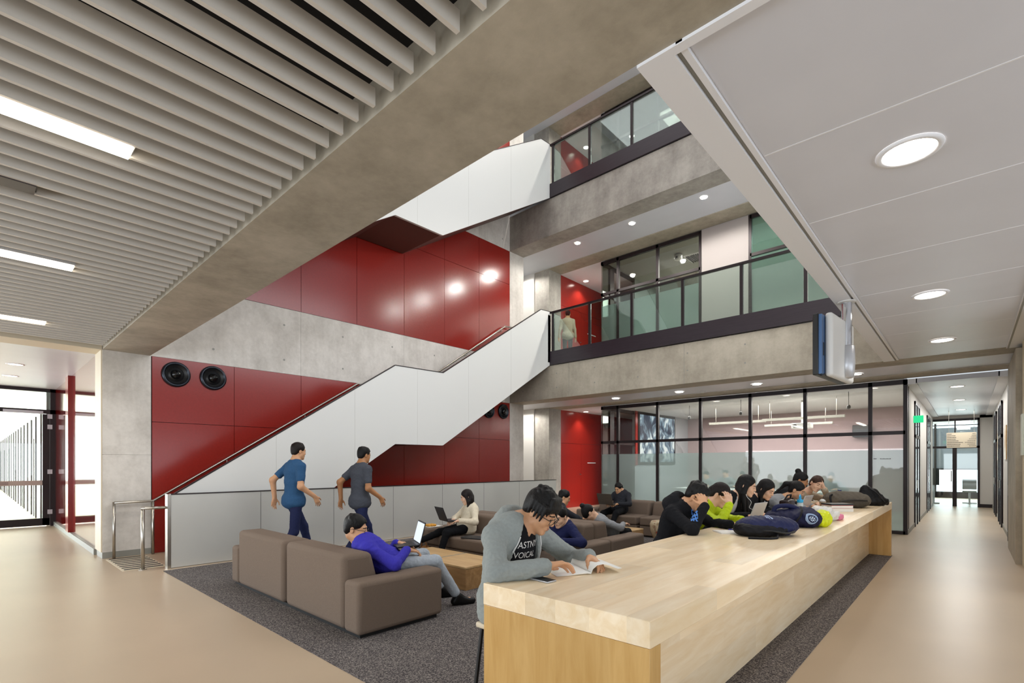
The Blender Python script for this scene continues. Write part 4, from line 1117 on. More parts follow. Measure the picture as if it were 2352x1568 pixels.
            for i in range(22):
                a=rnd.uniform(0,2*PI); rr=rnd.uniform(.2,1)
                x_=.07*rr*math.cos(a); y_=-.03+.08*rr*math.sin(a); z_=.048+.088*math.sqrt(max(0,1-rr*rr*.8))
                g.cap(Hp(x_,y_,z_),Hp(x_*1.2,y_+.035,z_-.012),.013*s,.005*s,k=.01*s)
    else:
        e((0,-.018,.044),(.081,.098,.088)); e((0,-.058,-.015),(.068,.05,.07),.03)
        e((0,.115,-.024),(.062,.082,.100),.010,True)
        if style in('bun','pony','up'):
            for q in(-1,1): e((q*.098,.03,-.05),(.034,.045,.062),.012,True)
        if style=='bun': e((0,-.085,.12),(.042,.042,.040),.012)
        if style=='pony':
            g.cap(Hp(0,-.10,.06),Hp(.01,-.16,.02),.028*s,.032*s,k=.02); g.cap(Hp(.01,-.16,.02),Hp(.02,-.20,-.12),.032*s,.012*s,k=.02)
        if style=='up': e((0,-.10,.0),(.05,.04,.05),.02)
        if style=='long':
            L=longlen
            for q in(-1,1):
                g.cap(Hp(q*.066,.012,.045),Hp(q*.080,.005,-.08),.026*s,.028*s,k=.02)
                a=Hp(q*.080,.0,-.08); b=a+(V3(0,0,-1)*(L-.1)+hf*.02+hr*q*.0)*s; g.cap(a,b,.028*s,.016*s,k=.02)
                a=Hp(q*.05,-.055,-.05); b=a+(V3(0,0,-1)*L*.8+back*.02)*s; g.cap(a,b,.04*s,.026*s,k=.03)
            a=Hp(0,-.07,-.02); b=a+(V3(0,0,-1)*L+back*.04)*s; g.cap(a,b,.05*s,.035*s,k=.03)
    g.build('hair',HAIR[hair],hh,t)
    t_={'o':t,'Hp':Hp,'HR':HR,'limbs':limbs,'legs':LG,'s':s,'neck':neck,'shr':shr,'tg':tgN,'f':f,'pel':pel,'mid':mid}
    return t_
def glasses(P,mat=None):
    s=P['s']; Hp=P['Hp']; mat=mat or M['black_plastic']; m_=MB()
    for q in(-1,1):
        pts=[]
        for a in np.linspace(0,2*PI,21): 
            x=q*.033+.026*math.copysign(abs(math.cos(a))**.7,math.cos(a)); z=-.002+.018*math.copysign(abs(math.sin(a))**.7,math.sin(a)); pts.append(tuple(Hp(x,.105-.006*abs(x)/.05,z)))
        m_.tube(pts,.0020*s,6,cap=False)
        m_.tube([tuple(Hp(q*.058,.100,.006)),tuple(Hp(q*.078,.06,.006)),tuple(Hp(q*.083,-.015,.006)),tuple(Hp(q*.08,-.03,-.012))],.0022*s,6)
    m_.tube([tuple(Hp(-.008,.106,.004)),tuple(Hp(0,.109,.006)),tuple(Hp(.008,.106,.004))],.002*s,6)
    return m_.build('spectacles',mat,P['o'])
# ------------------------------------------------------------------ people
C_={}
def cl(n,c,**k):
    C_[n]=cloth(n,c,**k); return C_[n]
hood_grey=cl('heather grey fleece','#8f9593',var=.06,bs=40); navy=cl('navy knit','#1c2148'); blk=cl('black cotton','#121317'); blue=cl('violet blue knit','#3b36a8')
cream_k=cl('cream knit','#d8cdb6'); jeans=cl('washed grey denim','#a9b1ba',var=.08,bs=30); djeans=cl('dark blue denim','#22284a',var=.12); lime=cl('lime green shell','#b4c916',rough=.5,bs=18)
greyt=cl('mid grey jersey','#8b8d90'); beige=cl('beige blouse','#b9a992',var=.15); teal=cl('petrol blue cotton','#2f5378'); dgrey=cl('charcoal cotton','#474a52'); char=cl('charcoal knit','#2a2b31')
tan=cl('beige jacket','#b7aa95'); dkt=cl('dark grey trousers','#4a4a4c'); shoe=cl('black leather','#141314',rough=.4,bump=.05); white=cl('white cotton','#d9d8d6'); sil=cl('grey clothing','#5c6467')

# 1 the reader in the grey hoodie
P1_=person('young man in grey hoodie and glasses reading at the near end of the long table',(1,.02),(-2.075,2.24,.715),(-2.12,2.37,1.155),(-1.995,2.445,1.25),(.80,.22,-.55),
  RA=dict(w=(-1.76,2.20,.972),hint=(-.40,-.85,-.22),d=(.34,.90,.06),n=(.42,-.05,-.9),curl=((.30,.42,.3),(.38,.48,.35),(.42,.5,.35),(.42,.45,.3)),thumb=.2,spread=.34),
  LA=dict(w=(-1.735,2.60,.975),hint=(-.3,.8,-.6),d=(.85,-.22,-.30),n=(-.25,-.35,-.9),curl=(.5,.65,.5),thumb=.9),
  RL=dict(a=(-1.98,2.10,.09),hint=(1,-.1,.6)),LL=dict(a=(-2.02,2.38,.09),hint=(1,.1,.6)),
  s=1.10,style='fringe',top=hood_grey,hood=hood_grey,inner=blk,bottom=dkt,shoes=shoe,h=.0062,hh=.0045,topname='hoodie',slouch=.07,
  subs=[((-1.45,6.2,.40),(.475,4.31,.502)),((-2.03,2.22,.50),(.19,.20,.107))],loose=.024,hem=.12,wrinkle=.005)
glasses(P1_)
def child(P,n): return [c for c in P['o'].children if c.name.split('.')[0]==n][0]
hd=child(P1_,'hoodie'); bv=bvh_of(hd)
for q in(-1,1):
    pts=[]
    for dn in np.linspace(.05,.26,10):
        p=P1_['neck']-P1_['tg']*dn+P1_['f']*.5+P1_['shr']*(q*(.088+.10*min(1,dn/.3)))
        h_=bv.ray_cast(Vector(p),Vector(-P1_['f']))
        if h_[0] is not None and (not pts or (Vector(pts[-1])-h_[0]).length<.045): pts.append(tuple(h_[0]+Vector(P1_['f'])*.004))
        elif pts: break
    if len(pts)>2: MB().tube(pts,.0045,6).build('zip_edge',M['white_plastic'],hd)
def chest_text(P,lines,size,mat,down,side=0,ref='t_shirt'):
    from mathutils.bvhtree import BVHTree
    sh=[c for c in P['o'].children if c.name.split('.')[0]==ref][0]
    off=Vector(P['o'].location); bv=BVHTree.FromPolygons([v.co+off for v in sh.data.vertices],[p.vertices[:] for p in sh.data.polygons])
    f=P['f']; r=P['shr']; tg=P['tg']; ctr=P['neck']-tg*down+f*.45-r*side
    fwd=np.cross(tg,r); fwd=fwd if fwd@f>0 else -fwd
    mb=bmesh.new()
    for i,(tx,sz) in enumerate(lines):
        cu=bpy.data.curves.new('tmp','FONT'); cu.body=tx; cu.size=sz; cu.align_x='CENTER'; cu.extrude=0
        o=bpy.data.objects.new('tmp',cu); COL.objects.link(o); bpy.context.view_layer.update()
        me=bpy.data.meshes.new_from_object(o.evaluated_get(bpy.context.evaluated_depsgraph_get()))
        bm2=bmesh.new(); bm2.from_mesh(me); bmesh.ops.triangulate(bm2,faces=bm2.faces); bmesh.ops.subdivide_edges(bm2,edges=[e for e in bm2.edges if e.calc_length()>.02],cuts=2)
        vm={}
        for v in bm2.verts:
            p=ctr-r*v.co.x+tg*(v.co.y-sum(l[1] for l in lines[:i])*1.05)
            h_=bv.ray_cast(Vector(p),Vector(-fwd))
            q=h_[0]+Vector(fwd)*.0035 if h_[0] is not None else Vector(p-fwd*.3)
            vm[v]=mb.verts.new(q)
        for fc in bm2.faces:
            try: mb.faces.new([vm[v] for v in fc.verts])
            except Exception: pass
        bm2.free(); bpy.data.objects.remove(o); bpy.data.curves.remove(cu); bpy.data.meshes.remove(me)
    me=bpy.data.meshes.new('shirt_lettering'); mb.to_mesh(me); mb.free()
    return link('shirt_lettering',me,mat,sh)
chest_text(P1_,[('PASTNY',.056),('VOICAL',.050),('------------',.03),('=== ===',.03)],.06,white,.195)

# 2 blue sweater on the near sofa
seat1=((-4.78,2.95,.22),(.62,.31,.203)); back1=((-4.78,2.44,.37),(.58,.15,.345))
P2=person('man in violet blue sweater and glasses using a laptop on the near sofa',(.40,.92),(-4.45,2.95,.535),(-4.63,2.76,.745),(-4.64,2.69,.885),(.72,.66,-.22),
  RA=dict(w=(-4.28,3.06,.665),hint=(1,-.3,-.6),d=(.05,.8,-.15),n=(-.3,0,-1),curl=(.3,.4,.3)),LA=dict(w=(-4.55,3.12,.70),hint=(-.8,-.2,-.8),d=(.35,.75,-.1),n=(0,0,-1),curl=(.25,.35,.3)),
  RL=dict(a=(-4.13,3.62,.10),hint=(.1,.5,1)),LL=dict(a=(-4.50,3.70,.10),hint=(-.2,.5,1)),s=1.14,style='short',top=blue,bottom=jeans,shoes=shoe,topname='sweater',slouch=.06,subs=[seat1,back1],h=.0085)
glasses(P2)
# 3 woman in cream
seat2=((-5.2,5.36,.22),(1.5,.32,.203)); back2=((-5.2,5.83,.37),(1.5,.16,.345))
P3=person('woman with long dark hair in cream sweater with a laptop on crossed legs',(-.28,-.96),(-5.98,5.43,.535),(-6.03,5.56,.855),(-6.04,5.49,1.01),(-.55,-.75,-.30),
  RA=dict(w=(-6.02,5.20,.665),hint=(-1,.3,-.5),d=(.2,-.9,-.15),n=(0,0,-1)),LA=dict(w=(-5.86,5.17,.665),hint=(1,.4,-.5),d=(-.4,-.9,-.15),n=(0,0,-1)),
  RL=dict(a=(-6.38,4.62,.30),hint=(0,-.3,1),toe=(-.6,-.75,-.3)),LL=dict(a=(-5.98,4.86,.10),hint=(0,-.4,1),toe=(-.2,-1,0)),s=.98,skin='b',hair='b',style='long',female=True,top=cream_k,bottom=blk,shoes=shoe,
  topname='sweater',subs=[seat2,back2],h=.009,longlen=.27,bare_leg=.06)
# 4 navy
P4_=person('man in navy sweater with wristwatch leaning on the sofa arm',(-.25,-.97),(-4.12,5.32,.55),(-4.04,5.43,.73),(-3.99,5.28,.845),(.12,-.93,-.28),
  LA=dict(w=(-3.80,5.03,.575),hint=(1,.2,-.3),d=(-.8,-.5,-.1),n=(0,.3,-1)),RA=dict(w=(-4.32,5.00,.62),hint=(-1,.2,-.6),d=(.5,-.7,0),n=(0,0,-1)),
  RL=dict(a=(-4.55,4.86,.10),hint=(0,-.4,1)),LL=dict(a=(-4.25,4.88,.10),hint=(0,-.4,1)),s=1.12,skin='b',style='short',top=navy,bottom=dkt,shoes=shoe,topname='sweater',subs=[seat2,back2,((-3.76,5.46,.25),(.14,.5,.252))],h=.009)
lw=[l for l in P4_['limbs'] if l[0]==-1][0]
# watch around the left wrist
wd=nrm(lw[3]-lw[2]); w0=Vector(lw[3]-wd*.035)
MB().tube([tuple(Vector(w0)-Vector(wd)*.012),tuple(Vector(w0)+Vector(wd)*.012)],.041,16).build('wristwatch',M['black_plastic'],P4_['o'])
# 5,6 on the back-to-back sofa
seat3=((-5.2,6.62,.22),(1.5,.31,.203)); back3=((-5.2,6.14,.37),(1.5,.15,.345))
person('dark haired person behind the man in navy, facing the glass wall',(.5,.86),(-5.10,6.62,.54),(-5.05,6.68,.84),(-5.0,6.75,.985),(.75,.55,-.35),RA=dict(w=(-4.85,7.0,.62),hint=(1,0,-.5),d=(0,1,0),n=(0,0,-1)),LA=dict(w=(-5.25,7.0,.62),hint=(-1,0,-.5),d=(0,1,0),n=(0,0,-1)),
  RL=dict(a=(-4.95,7.25,.10),hint=(0,.4,1)),LL=dict(a=(-5.25,7.25,.10),hint=(0,.4,1)),s=1.0,style='short',top=char,bottom=dkt,shoes=shoe,subs=[seat3,back3],h=.011)
person('dark haired girl in grey top lying back against the sofa, seen from behind',(.55,.83),(-4.12,6.72,.535),(-4.20,6.50,.715),(-4.26,6.37,.815),(.50,.72,.15),RA=dict(w=(-3.95,6.86,.62),hint=(1,0,-.4),d=(0,1,0),n=(0,0,-1)),LA=dict(w=(-4.35,6.9,.62),hint=(-1,0,-.5),d=(0,1,0),n=(0,0,-1)),
  RL=dict(a=(-3.98,7.3,.10),hint=(0,.4,1)),LL=dict(a=(-4.25,7.35,.10),hint=(0,.4,1)),s=1.0,female=True,style='bun',top=greyt,bottom=blk,shoes=shoe,subs=[seat3,back3,((-3.76,6.46,.25),(.14,.5,.252))],h=.010,skin='b')
# 7 laptop man far sofa
seat4=((-5.2,9.95,.22),(1.5,.33,.203)); back4=((-5.2,10.42,.37),(1.5,.16,.345))
P7=person('man in charcoal sweater with a laptop on the sofa by the glass wall',(-.1,-1),(-5.84,9.98,.545),(-5.88,10.12,.89),(-5.90,10.05,1.04) if False else (-5.90,10.04,.985),(-.1,-.9,-.35),
  RA=dict(w=(-5.92,9.68,.665),hint=(-1,.2,-.5),d=(.2,-.9,-.1),n=(0,0,-1)),LA=dict(w=(-5.72,9.70,.665),hint=(1,.2,-.5),d=(-.2,-.9,-.1),n=(0,0,-1)),
  RL=dict(a=(-6.02,9.30,.10),hint=(-.2,-.4,1)),LL=dict(a=(-5.68,9.30,.10),hint=(.2,-.4,1)),s=1.04,style='short',top=char,bottom=blk,shoes=shoe,topname='sweater',subs=[seat4,back4],h=.011)
# table students
tb=[((-1.45,6.2,.40),(.475,4.31,.502))]
def stl(y,lb,x=-2.36): return dup(s0,(x+2.03,y-2.22,0),lb)
def student(label,y,P,Nk,Hd,hf,RA,LA,**k):
    sb=tb+[((P[0],P[1],.50),(.19,.20,.107))]; P=(P[0],P[1],P[2]-.03)
    return person(label,(1,k.pop('fy',0)),P,Nk,Hd,hf,RA=RA,LA=LA,RL=dict(a=(P[0]+.30,P[1]-.11,.10),hint=(1,0,.6)),LL=dict(a=(P[0]+.30,P[1]+.12,.10),hint=(1,0,.6)),subs=sb,shoes=shoe,h=k.pop('h',.009),**k)
P9=student('student in black hoodie resting his curly head on his hand at the table',4.7,(-2.19,4.72,.75),(-2.08,4.76,1.12),(-1.955,4.80,1.225),(.82,.05,-.58),
  dict(w=(-1.80,4.60,1.165),hint=(.5,-.9,-1),d=(-.45,.35,.75),n=(-.55,.75,-.1),curl=(.4,.7,.5)),dict(w=(-1.72,5.06,.955),hint=(-.3,1,-.4),d=(.35,.9,-.1),n=(0,0,-1),curl=(.4,.6,.4)),
  s=1.08,skin='a',style='curly',top=blk,hood=blk,bottom=dkt,topname='hoodie',h=.0075)
hd=child(P9,'hoodie'); pc=P9['neck']-P9['tg']*.12+P9['shr']*.14
decal(hd,(-1.42,3.44,1.19),(-.406,.984,-.103),grid_polys(.06,.11,14,24,lambda a,b:(math.sin(a*17+b*9)+math.sin(b*23-a*5))>-.5),simple('blue print','#3f78c4',rough=.6),'blue_print',hd)
P10=student('student in lime green jacket with her head propped on her hand',5.4,(-2.36,5.36,.75),(-2.09,5.42,1.10),(-1.985,5.50,1.215),(.86,.0,-.5),
  dict(w=(-1.83,5.33,1.13),hint=(.4,-.8,-1),d=(-.25,.35,.85),n=(-.6,.7,0),curl=(.3,.5,.4)),dict(w=(-1.80,5.62,.955),hint=(-.3,1,-.4),d=(.8,.4,-.1),n=(0,0,-1)),
  s=1.03,skin='b',hair='b',style='up',female=True,top=lime,bottom=djeans,topname='jacket',h=.008)
P11=student('woman with very long black hair, black cardigan and white earphones at a laptop',6.3,(-2.36,6.30,.76),(-2.14,6.36,1.14),(-2.0,6.42,1.28),(.93,.12,-.28),
  dict(w=(-1.87,6.08,.955),hint=(-.2,-1,-.6),d=(.75,-.55,-.1),n=(0,0,-1),curl=(.2,.3,.3)),dict(w=(-1.85,6.42,.955),hint=(-.2,1,-.6),d=(.8,-.4,-.1),n=(0,0,-1)),
  s=1.06,skin='b',style='long',female=True,top=blk,inner=white,bottom=blk,topname='cardigan',h=.0085,longlen=.36)
P12=student('woman with straight black hair in a black top, bending over the table',7.0,(-2.36,6.98,.75),(-2.10,7.0,1.09),(-1.955,7.05,1.215),(.86,-.18,-.45),
  dict(w=(-1.84,6.78,.955),hint=(-.2,-1,-.6),d=(.8,.1,-.1),n=(0,0,-1)),dict(w=(-1.82,7.15,.955),hint=(-.2,1,-.6),d=(.85,-.3,-.1),n=(0,0,-1)),
  s=1.05,skin='b',style='long',female=True,top=blk,bottom=blk,topname='blouse',h=.009,longlen=.22)
P13=student('woman in grey top with dark ponytail leaning in to read at the table',7.95,(-2.34,7.80,.75),(-1.98,7.86,1.04),(-1.80,7.93,1.175),(.88,.0,-.45),
  dict(w=(-1.66,7.72,.955),hint=(-.2,-1,-.6),d=(.8,.1,-.1),n=(0,0,-1)),dict(w=(-1.64,8.08,.955),hint=(-.2,1,-.6),d=(.85,-.3,-.1),n=(0,0,-1)),
  s=1.02,skin='a',style='pony',female=True,top=greyt,bottom=djeans,h=.0095)
P14=student('woman with a high black hair bun seated behind the one in grey',8.6,(-2.36,8.70,.76),(-2.08,8.72,1.14),(-1.93,8.76,1.29),(.9,.1,-.35),
  dict(w=(-1.84,8.50,.955),hint=(-.2,-1,-.6),d=(.8,.1,-.1),n=(0,0,-1)),dict(w=(-1.82,8.9,.955),hint=(-.2,1,-.6),d=(.85,-.3,-.1),n=(0,0,-1)),
  s=1.04,skin='c',style='bun',female=True,top=blk,bottom=djeans,h=.010)
P15=student('woman in beige blouse tilting her head onto her raised hand, farthest at the table',9.1,(-2.20,9.15,.75),(-1.93,9.0,1.08),(-1.76,8.96,1.235),(.62,-.68,-.32),
  dict(w=(-1.70,8.72,.955),hint=(-.4,-1,-.6),d=(.4,-.8,-.1),n=(0,0,-1)),dict(w=(-1.655,8.95,1.165),hint=(.4,.9,-1),d=(-.22,0,1),n=(-.8,-.3,0),curl=(.15,.25,.2)),
  s=1.04,skin='b',hair='m',style='up',female=True,top=beige,bottom=djeans,fy=-.35,roll=.35,h=.0095,topname='blouse')
for y,lb in ((4.72,'stool under the student in the black hoodie'),(5.36,'stool under the student in lime green'),(6.30,'stool under the woman with earphones'),(6.98,'stool under the woman bending over the table'),(7.80,'stool under the woman with the ponytail'),(8.70,'stool under the woman with the hair bun')): stl(y,lb,-2.19 if y==4.72 else -2.36)
dup(s0,(-.17,6.93,0),'stool under the woman in the beige blouse')
# earphone cord
hp=P11['Hp']; e0=hp(.08,0,-.015)
MB().tube(smooth([tuple(e0),tuple(e0+V3(.02,-.01,-.10)),tuple(e0+V3(.07,-.0,-.17)),tuple(e0+V3(.05,.0,-.24)),tuple(V3(-1.87,6.30,1.0))]),.003,6).build('earphone_cord',M['white_plastic'],P11['o'])
# walkers and the man upstairs
def walker(label,x,y,sc_,top,bottom,hair='k',sk='a'):
    pz=.85*sc_+.075; 
    return person(label,(-.05,1),(x,y-.02,pz),(x-.0,y+.0,pz+.53*sc_),(x-.0,y+.06,pz+.70*sc_),(-.05,1,-.12),RA=dict(w=(x+.24,y+.20,pz+.06),hint=(.2,-1,-.2),d=(0,.45,-.9),n=(-1,0,0)),LA=dict(w=(x-.26,y-.20,pz+.04),hint=(-.2,-1,-.1),d=(0,-.15,-1),n=(1,0,0)),
      RL=dict(a=(x+.09,y-.34,.17),hint=(0,1,.1),toe=(0,.85,-.5)),LL=dict(a=(x-.09,y+.30,.10),hint=(0,1,.2),toe=(0,1,.1)),s=sc_,skin=sk,hair=hair,top=top,sleeve='short',bottom=bottom,shoes=shoe,h=.011,slouch=.0,topname='t_shirt')
W1=walker('man in petrol blue t-shirt and dark jeans walking past the grey partition',-7.66,3.40,1.075,teal,djeans,'b')
W2=walker('man in charcoal t-shirt walking along the partition ahead of the one in blue',-7.10,4.20,1.04,dgrey,djeans,'k','c')
bx,by,bz=-9.4,12.86,LV-.03
person('man in beige jacket standing on the lower balcony with his back turned',(-.60,.80),(bx,by,bz+.86),(bx-.02,by+.02,bz+1.375),(bx-.03,by+.05,bz+1.545),(-.6,.8,-.1),RA=dict(w=(bx+.20,by+.16,bz+.80),hint=(.5,-.5,0),d=(0,0,-1),n=(-1,0,0)),LA=dict(w=(bx-.22,by-.18,bz+.80),hint=(.3,-.6,0),d=(0,0,-1),n=(1,0,0)),
  RL=dict(a=(bx+.07,by+.06,bz+.09)),LL=dict(a=(bx-.07,by-.06,bz+.09)),s=.98,style='short',top=tan,bottom=dkt,shoes=shoe,h=.012,topname='jacket',ground=bz,slouch=0)
# figures behind the frosted glass
for i,(x,y,z,lb) in enumerate(((-6.75,17.45,1.16,'seated figure behind frosted glass, left of the black cardigan woman'),(-6.12,17.5,1.22,'seated figure behind frosted glass, middle one beside the laptop'),(-5.60,17.6,1.16,'seated figure behind frosted glass, right of the middle one'),(-3.05,17.6,1.16,'seated figure behind frosted glass above the beige blouse woman'))):
    person(lb,(0,-1),(x,y,.56),(x,y-.03,z-.16),(x,y-.08,z),(0,-.9,-.3),RA=dict(w=(x-.2,y-.35,.80),hint=(-1,0,-.5)),LA=dict(w=(x+.2,y-.35,.80),hint=(1,0,-.5)),RL=dict(a=(x-.1,y-.45,.1)),LL=dict(a=(x+.1,y-.45,.1)),s=1.05,top=sil,bottom=dkt,shoes=shoe,h=.014,extras=False,group='figures behind the frosted glass')
    t=thing('meeting_chair','grey chair under the seated figure %s'%(['left of the others','in the middle','right of the middle','furthest right'][i]),'chair',(x,y+.05,0),'chairs in the meeting room')
    MB().box(x-.22,x+.22,y-.18,y+.26,.40,.44).build('seat',M['dark_grey'],t); MB().box(x-.22,x+.22,y+.26,y+.29,.5,.85).build('backrest',M['dark_grey'],t)
    for a in(-.18,.18):
        for b in(-.14,.27): MB().box(x+a-.012,x+a+.012,y+b-.012,y+b+.012,.004,.5 if b>0 else .4).build('leg',M['silver'],t)
# ------------------------------------------------------------------ things on the table, sofas and laps
TT=.905
# open exercise book in front of the reader
t=thing('open_book','open white exercise book under the hands of the reader in grey','book',(-1.76,2.50,TT))
A=Vector((-1.625,2.455,TT)); sp=Vector((-.862,.507,0)); pr=Vector((-.507,-.862,0)); L_=.30
def page(w,prof,thick,name):
    bm=bmesh.new(); n=len(prof)
    up_=[]; lo=[]
    for j in (0,1):
        up_.append([bm.verts.new(A+sp*(L_*j)+pr*(w*u)+Vector((0,0,z+thick*(1-.6*u)))) for u,z in prof]); lo.append([bm.verts.new(A+sp*(L_*j)+pr*(w*u)+Vector((0,0,max(z,.001)))) for u,z in prof])
    for i in range(n-1):
        bm.faces.new([up_[0][i],up_[0][i+1],up_[1][i+1],up_[1][i]]); bm.faces.new([lo[0][i],lo[1][i],lo[1][i+1],lo[0][i+1]])
        for j in(0,1): bm.faces.new([up_[j][i],lo[j][i],lo[j][i+1],up_[j][i+1]])
    for i in(0,n-1): bm.faces.new([up_[0][i],up_[1][i],lo[1][i],lo[0][i]])
    bmesh.ops.recalc_face_normals(bm,faces=bm.faces); me=bpy.data.meshes.new(name); bm.to_mesh(me); bm.free()
    return link(name,me,M['paper'],t,0,2,True)
page(.215,[(0,.002),(.1,.006),(.3,.005),(.6,.002),(1,0.001)],.010,'page')
page(-.19,[(0,.002),(.06,.03),(.2,.05),(.4,.055),(.62,.045),(.8,.03),(.92,.022),(1.05,.024)],.006,'page')
ph=thing('smartphone','black smartphone lying beside the forearm of the man in the grey hoodie','phone',(-1.745,2.155,TT))
R=Matrix.Translation((-1.745,2.150,TT))@Matrix.Rotation(-.08,4,'Z')
MB().box(-.075,.075,-.037,.037,.0,.009).xform(R).build('case',M['silver'],ph,.004,3); MB().box(-.072,.072,-.034,.034,.009,.0098).xform(R).build('screen',M['black_plastic'],ph)

laptop((-4.40,3.27,.690),-.43,108,.34,.235,'black laptop with lit document screen on the lap of the man in blue',M['black_plastic'],screen=SCR,tilt=.06)
lp,R2=laptop((-6.06,5.03,.655),PI-.28,112,.33,.23,'black laptop on the knees of the woman in cream',M['black_plastic'],screen=SCR2)
lp,R2=laptop((-5.90,9.50,.655),PI,112,.36,.25,'dark grey laptop on the knees of the man by the glass wall',simple('gunmetal plastic','#5d564f',rough=.4,metal=.4),screen=SCR2)
lp,R2=laptop((-1.77,5.93,TT),-PI/2-.12,110,.32,.22,'silver laptop seen edge on before the woman with earphones',M['silver'],screen=SCR2)
lp,R2=laptop((-1.70,7.85,TT),-PI/2-.12,110,.31,.21,'pale laptop before the woman with the ponytail',M['silver'],screen=SCR2)
text_lines(Matrix.Translation((0,0,0)),0,0,0,0,1,0,M['dark_grey'],None) if False else None
o=MB().box(-.17,.17,-.12,.12,0,.022).xform(Matrix.Translation((-5.55,5.20,.421))@Matrix.Rotation(.25,4,'Z')).build('closed_laptop',M['dark_grey'],None,.006); tag(o,'closed dark laptop lying on the sofa seat beside the woman in cream','laptop')
t=thing('tablet','tablet held by the navy sweater man','tablet',(-4.2,4.98,.66))
MB().box(-.10,.10,-.006,.006,-.07,.09).xform(Matrix.Translation((-4.13,4.93,.70))@Matrix.Rotation(.35,4,'Z')@Matrix.Rotation(-.4,4,'X')).build('case',M['black_plastic'],t,.003)
# food and paper on the sofa arm
t=thing('snack_tray','white tray of orange snacks on the sofa arm beside the woman in cream','food',(-6.62,5.30,.501))
MB().box(-6.71,-6.53,5.12,5.40,.501,.51).build('tray',M['paper'],t,.003)
sd=SDF()
for i in range(9): sd.ell((-6.68+.045*(i%3)+.01*(i//3),5.16+.05*(i//3),.530),(.026,.026,.022),k=.008)
sd.build('snacks',simple('orange snack','#d79a35',rough=.6,var=.3,vscale=50),.005,t)
MB().tube([(-6.60,5.33,.515),(-6.50,5.30,.60)],.005,6).build('fork',M['white_plastic'],t)
sd=SDF(); sd.ell((-6.42,4.95,.125),(.12,.09,.12),k=.02); sd.box((-6.42,4.95,-.09),(.3,.3,.1),sub=True)
t=thing('handbag','tan handbag on the carpet before the woman in cream','bag',(-6.42,4.93,.006)); sd.build('bag_body',cloth('tan leather','#9a6a35',rough=.5,bump=.15),.008,t)
MB().tube([(-6.50,4.93,.19),(-6.48,4.92,.30),(-6.38,4.92,.30),(-6.34,4.93,.19)],.010,8).build('strap',C_['tan leather'] if 'tan leather' in C_ else simple('tan strap','#8a5a2c',rough=.5),t)
o=MB().box(-.10,.10,-.15,.15,0,.006).xform(Matrix.Translation((-4.86,3.10,.424))@Matrix.Rotation(-.3,4,'Z')@Matrix.Rotation(.0,4,'Y')).build('paper_pad',simple('pale yellow paper','#dfdcae',rough=.8)); tag(o,'pale yellow paper pad on the sofa seat beside the man in blue','paper pad')

# pouf with red flowers
m,nt,b=newmat('red floral fabric'); b.inputs['Roughness'].default_value=.85
tc=N(nt,'ShaderNodeTexCoord'); v=N(nt,'ShaderNodeTexVoronoi'); v.inputs['Scale'].default_value=14; n=N(nt,'ShaderNodeTexNoise'); n.inputs['Scale'].default_value=9; n.inputs['Detail'].default_value=4
nt.links.new(tc.outputs['Object'],v.inputs['Vector']); nt.links.new(tc.outputs['Object'],n.inputs['Vector'])
r=N(nt,'ShaderNodeValToRGB'); r.color_ramp.interpolation='CONSTANT'; r.color_ramp.elements[0].color=lin('#a5382c'); r.color_ramp.elements[1].color=lin('#b5a283'); r.color_ramp.elements[0].position=0; r.color_ramp.elements[1].position=.55
for p_,c_ in ((.46,'#b8513f'),(.51,'#8d8a62'),(.60,'#7a4a3a'),(.63,'#c2b294')): e=r.color_ramp.elements.new(p_); e.color=lin(c_)
mt=N(nt,'ShaderNodeMath',operation='MULTIPLY_ADD'); mt.inputs[1].default_value=.35; nt.links.new(v.outputs['Distance'],mt.inputs[0]); nt.links.new(n.outputs['Fac'],mt.inputs[2]); nt.links.new(mt.outputs[0],r.inputs[0]); nt.links.new(r.outputs[0],b.inputs['Base Color'])
t=thing('floral_pouf','red floral pouf stool standing before the far sofa','pouf',(-4.30,8.95,.006))
MB().lathe([(.12,.10),(.19,.14),(.235,.28),(.245,.40),(.22,.46),(.12,.475)],(-4.30,8.95,.0),'z',32).build('cushion',m,t,smooth=True)
MB().lathe([(.085,.006),(.11,.10)],(-4.30,8.95,.0),'z',20).build('foot',M['cream'],t,smooth=True)

# bags on the table
navyb=cloth('navy nylon','#1d2247',rough=.55,bs=14); navyb2=cloth('dark navy nylon','#15183a',rough=.55,bs=14); blackb=cloth('black nylon','#121216',rough=.55,bs=14)
def RZ(a):
    c_,s_=math.cos(a),math.sin(a); return np.array([[c_,-s_,0],[s_,c_,0],[0,0,1]])
def flat(sd,z=TT,k=.012): sd.box((sd.ops[0][1][0],sd.ops[0][1][1],z-.25),(1.2,1.2,.25),k=k,sub=True); return sd
t=thing('backpack','navy backpack with black side lying flat at the front of the bags','backpack',(-1.34,4.90,TT))
R=RZ(.72); c=V3(-1.36,4.88,TT)
q=lambda x,y,z:c+R@V3(x,y,z)
sd=SDF().ell(q(0,.0,.075),(.275,.15,.085),R,.03).ell(q(.08,.02,.08),(.20,.15,.09),R,.04).ell(q(-.10,.01,.09),(.14,.13,.075),R,.04); flat(sd); sd.build('bag_body',navyb,.007,t,wr=(.009,26,8),zmin=TT+.001)
sd=SDF().ell(q(-.05,-.10,.055),(.21,.075,.058),R,.03).ell(q(-.20,-.02,.06),(.09,.12,.062),R,.03); flat(sd); fp_=sd.build('front_pocket',blackb,.007,t,wr=(.006,30,9),zmin=TT+.001)
MB().tube(smooth([tuple(q(-.20,-.12,.05)),tuple(q(-.05,-.18,.06)),tuple(q(.10,-.17,.04)),tuple(q(.20,-.12,.05))]),.008,8).build('zipper',M['black_plastic'],fp_)
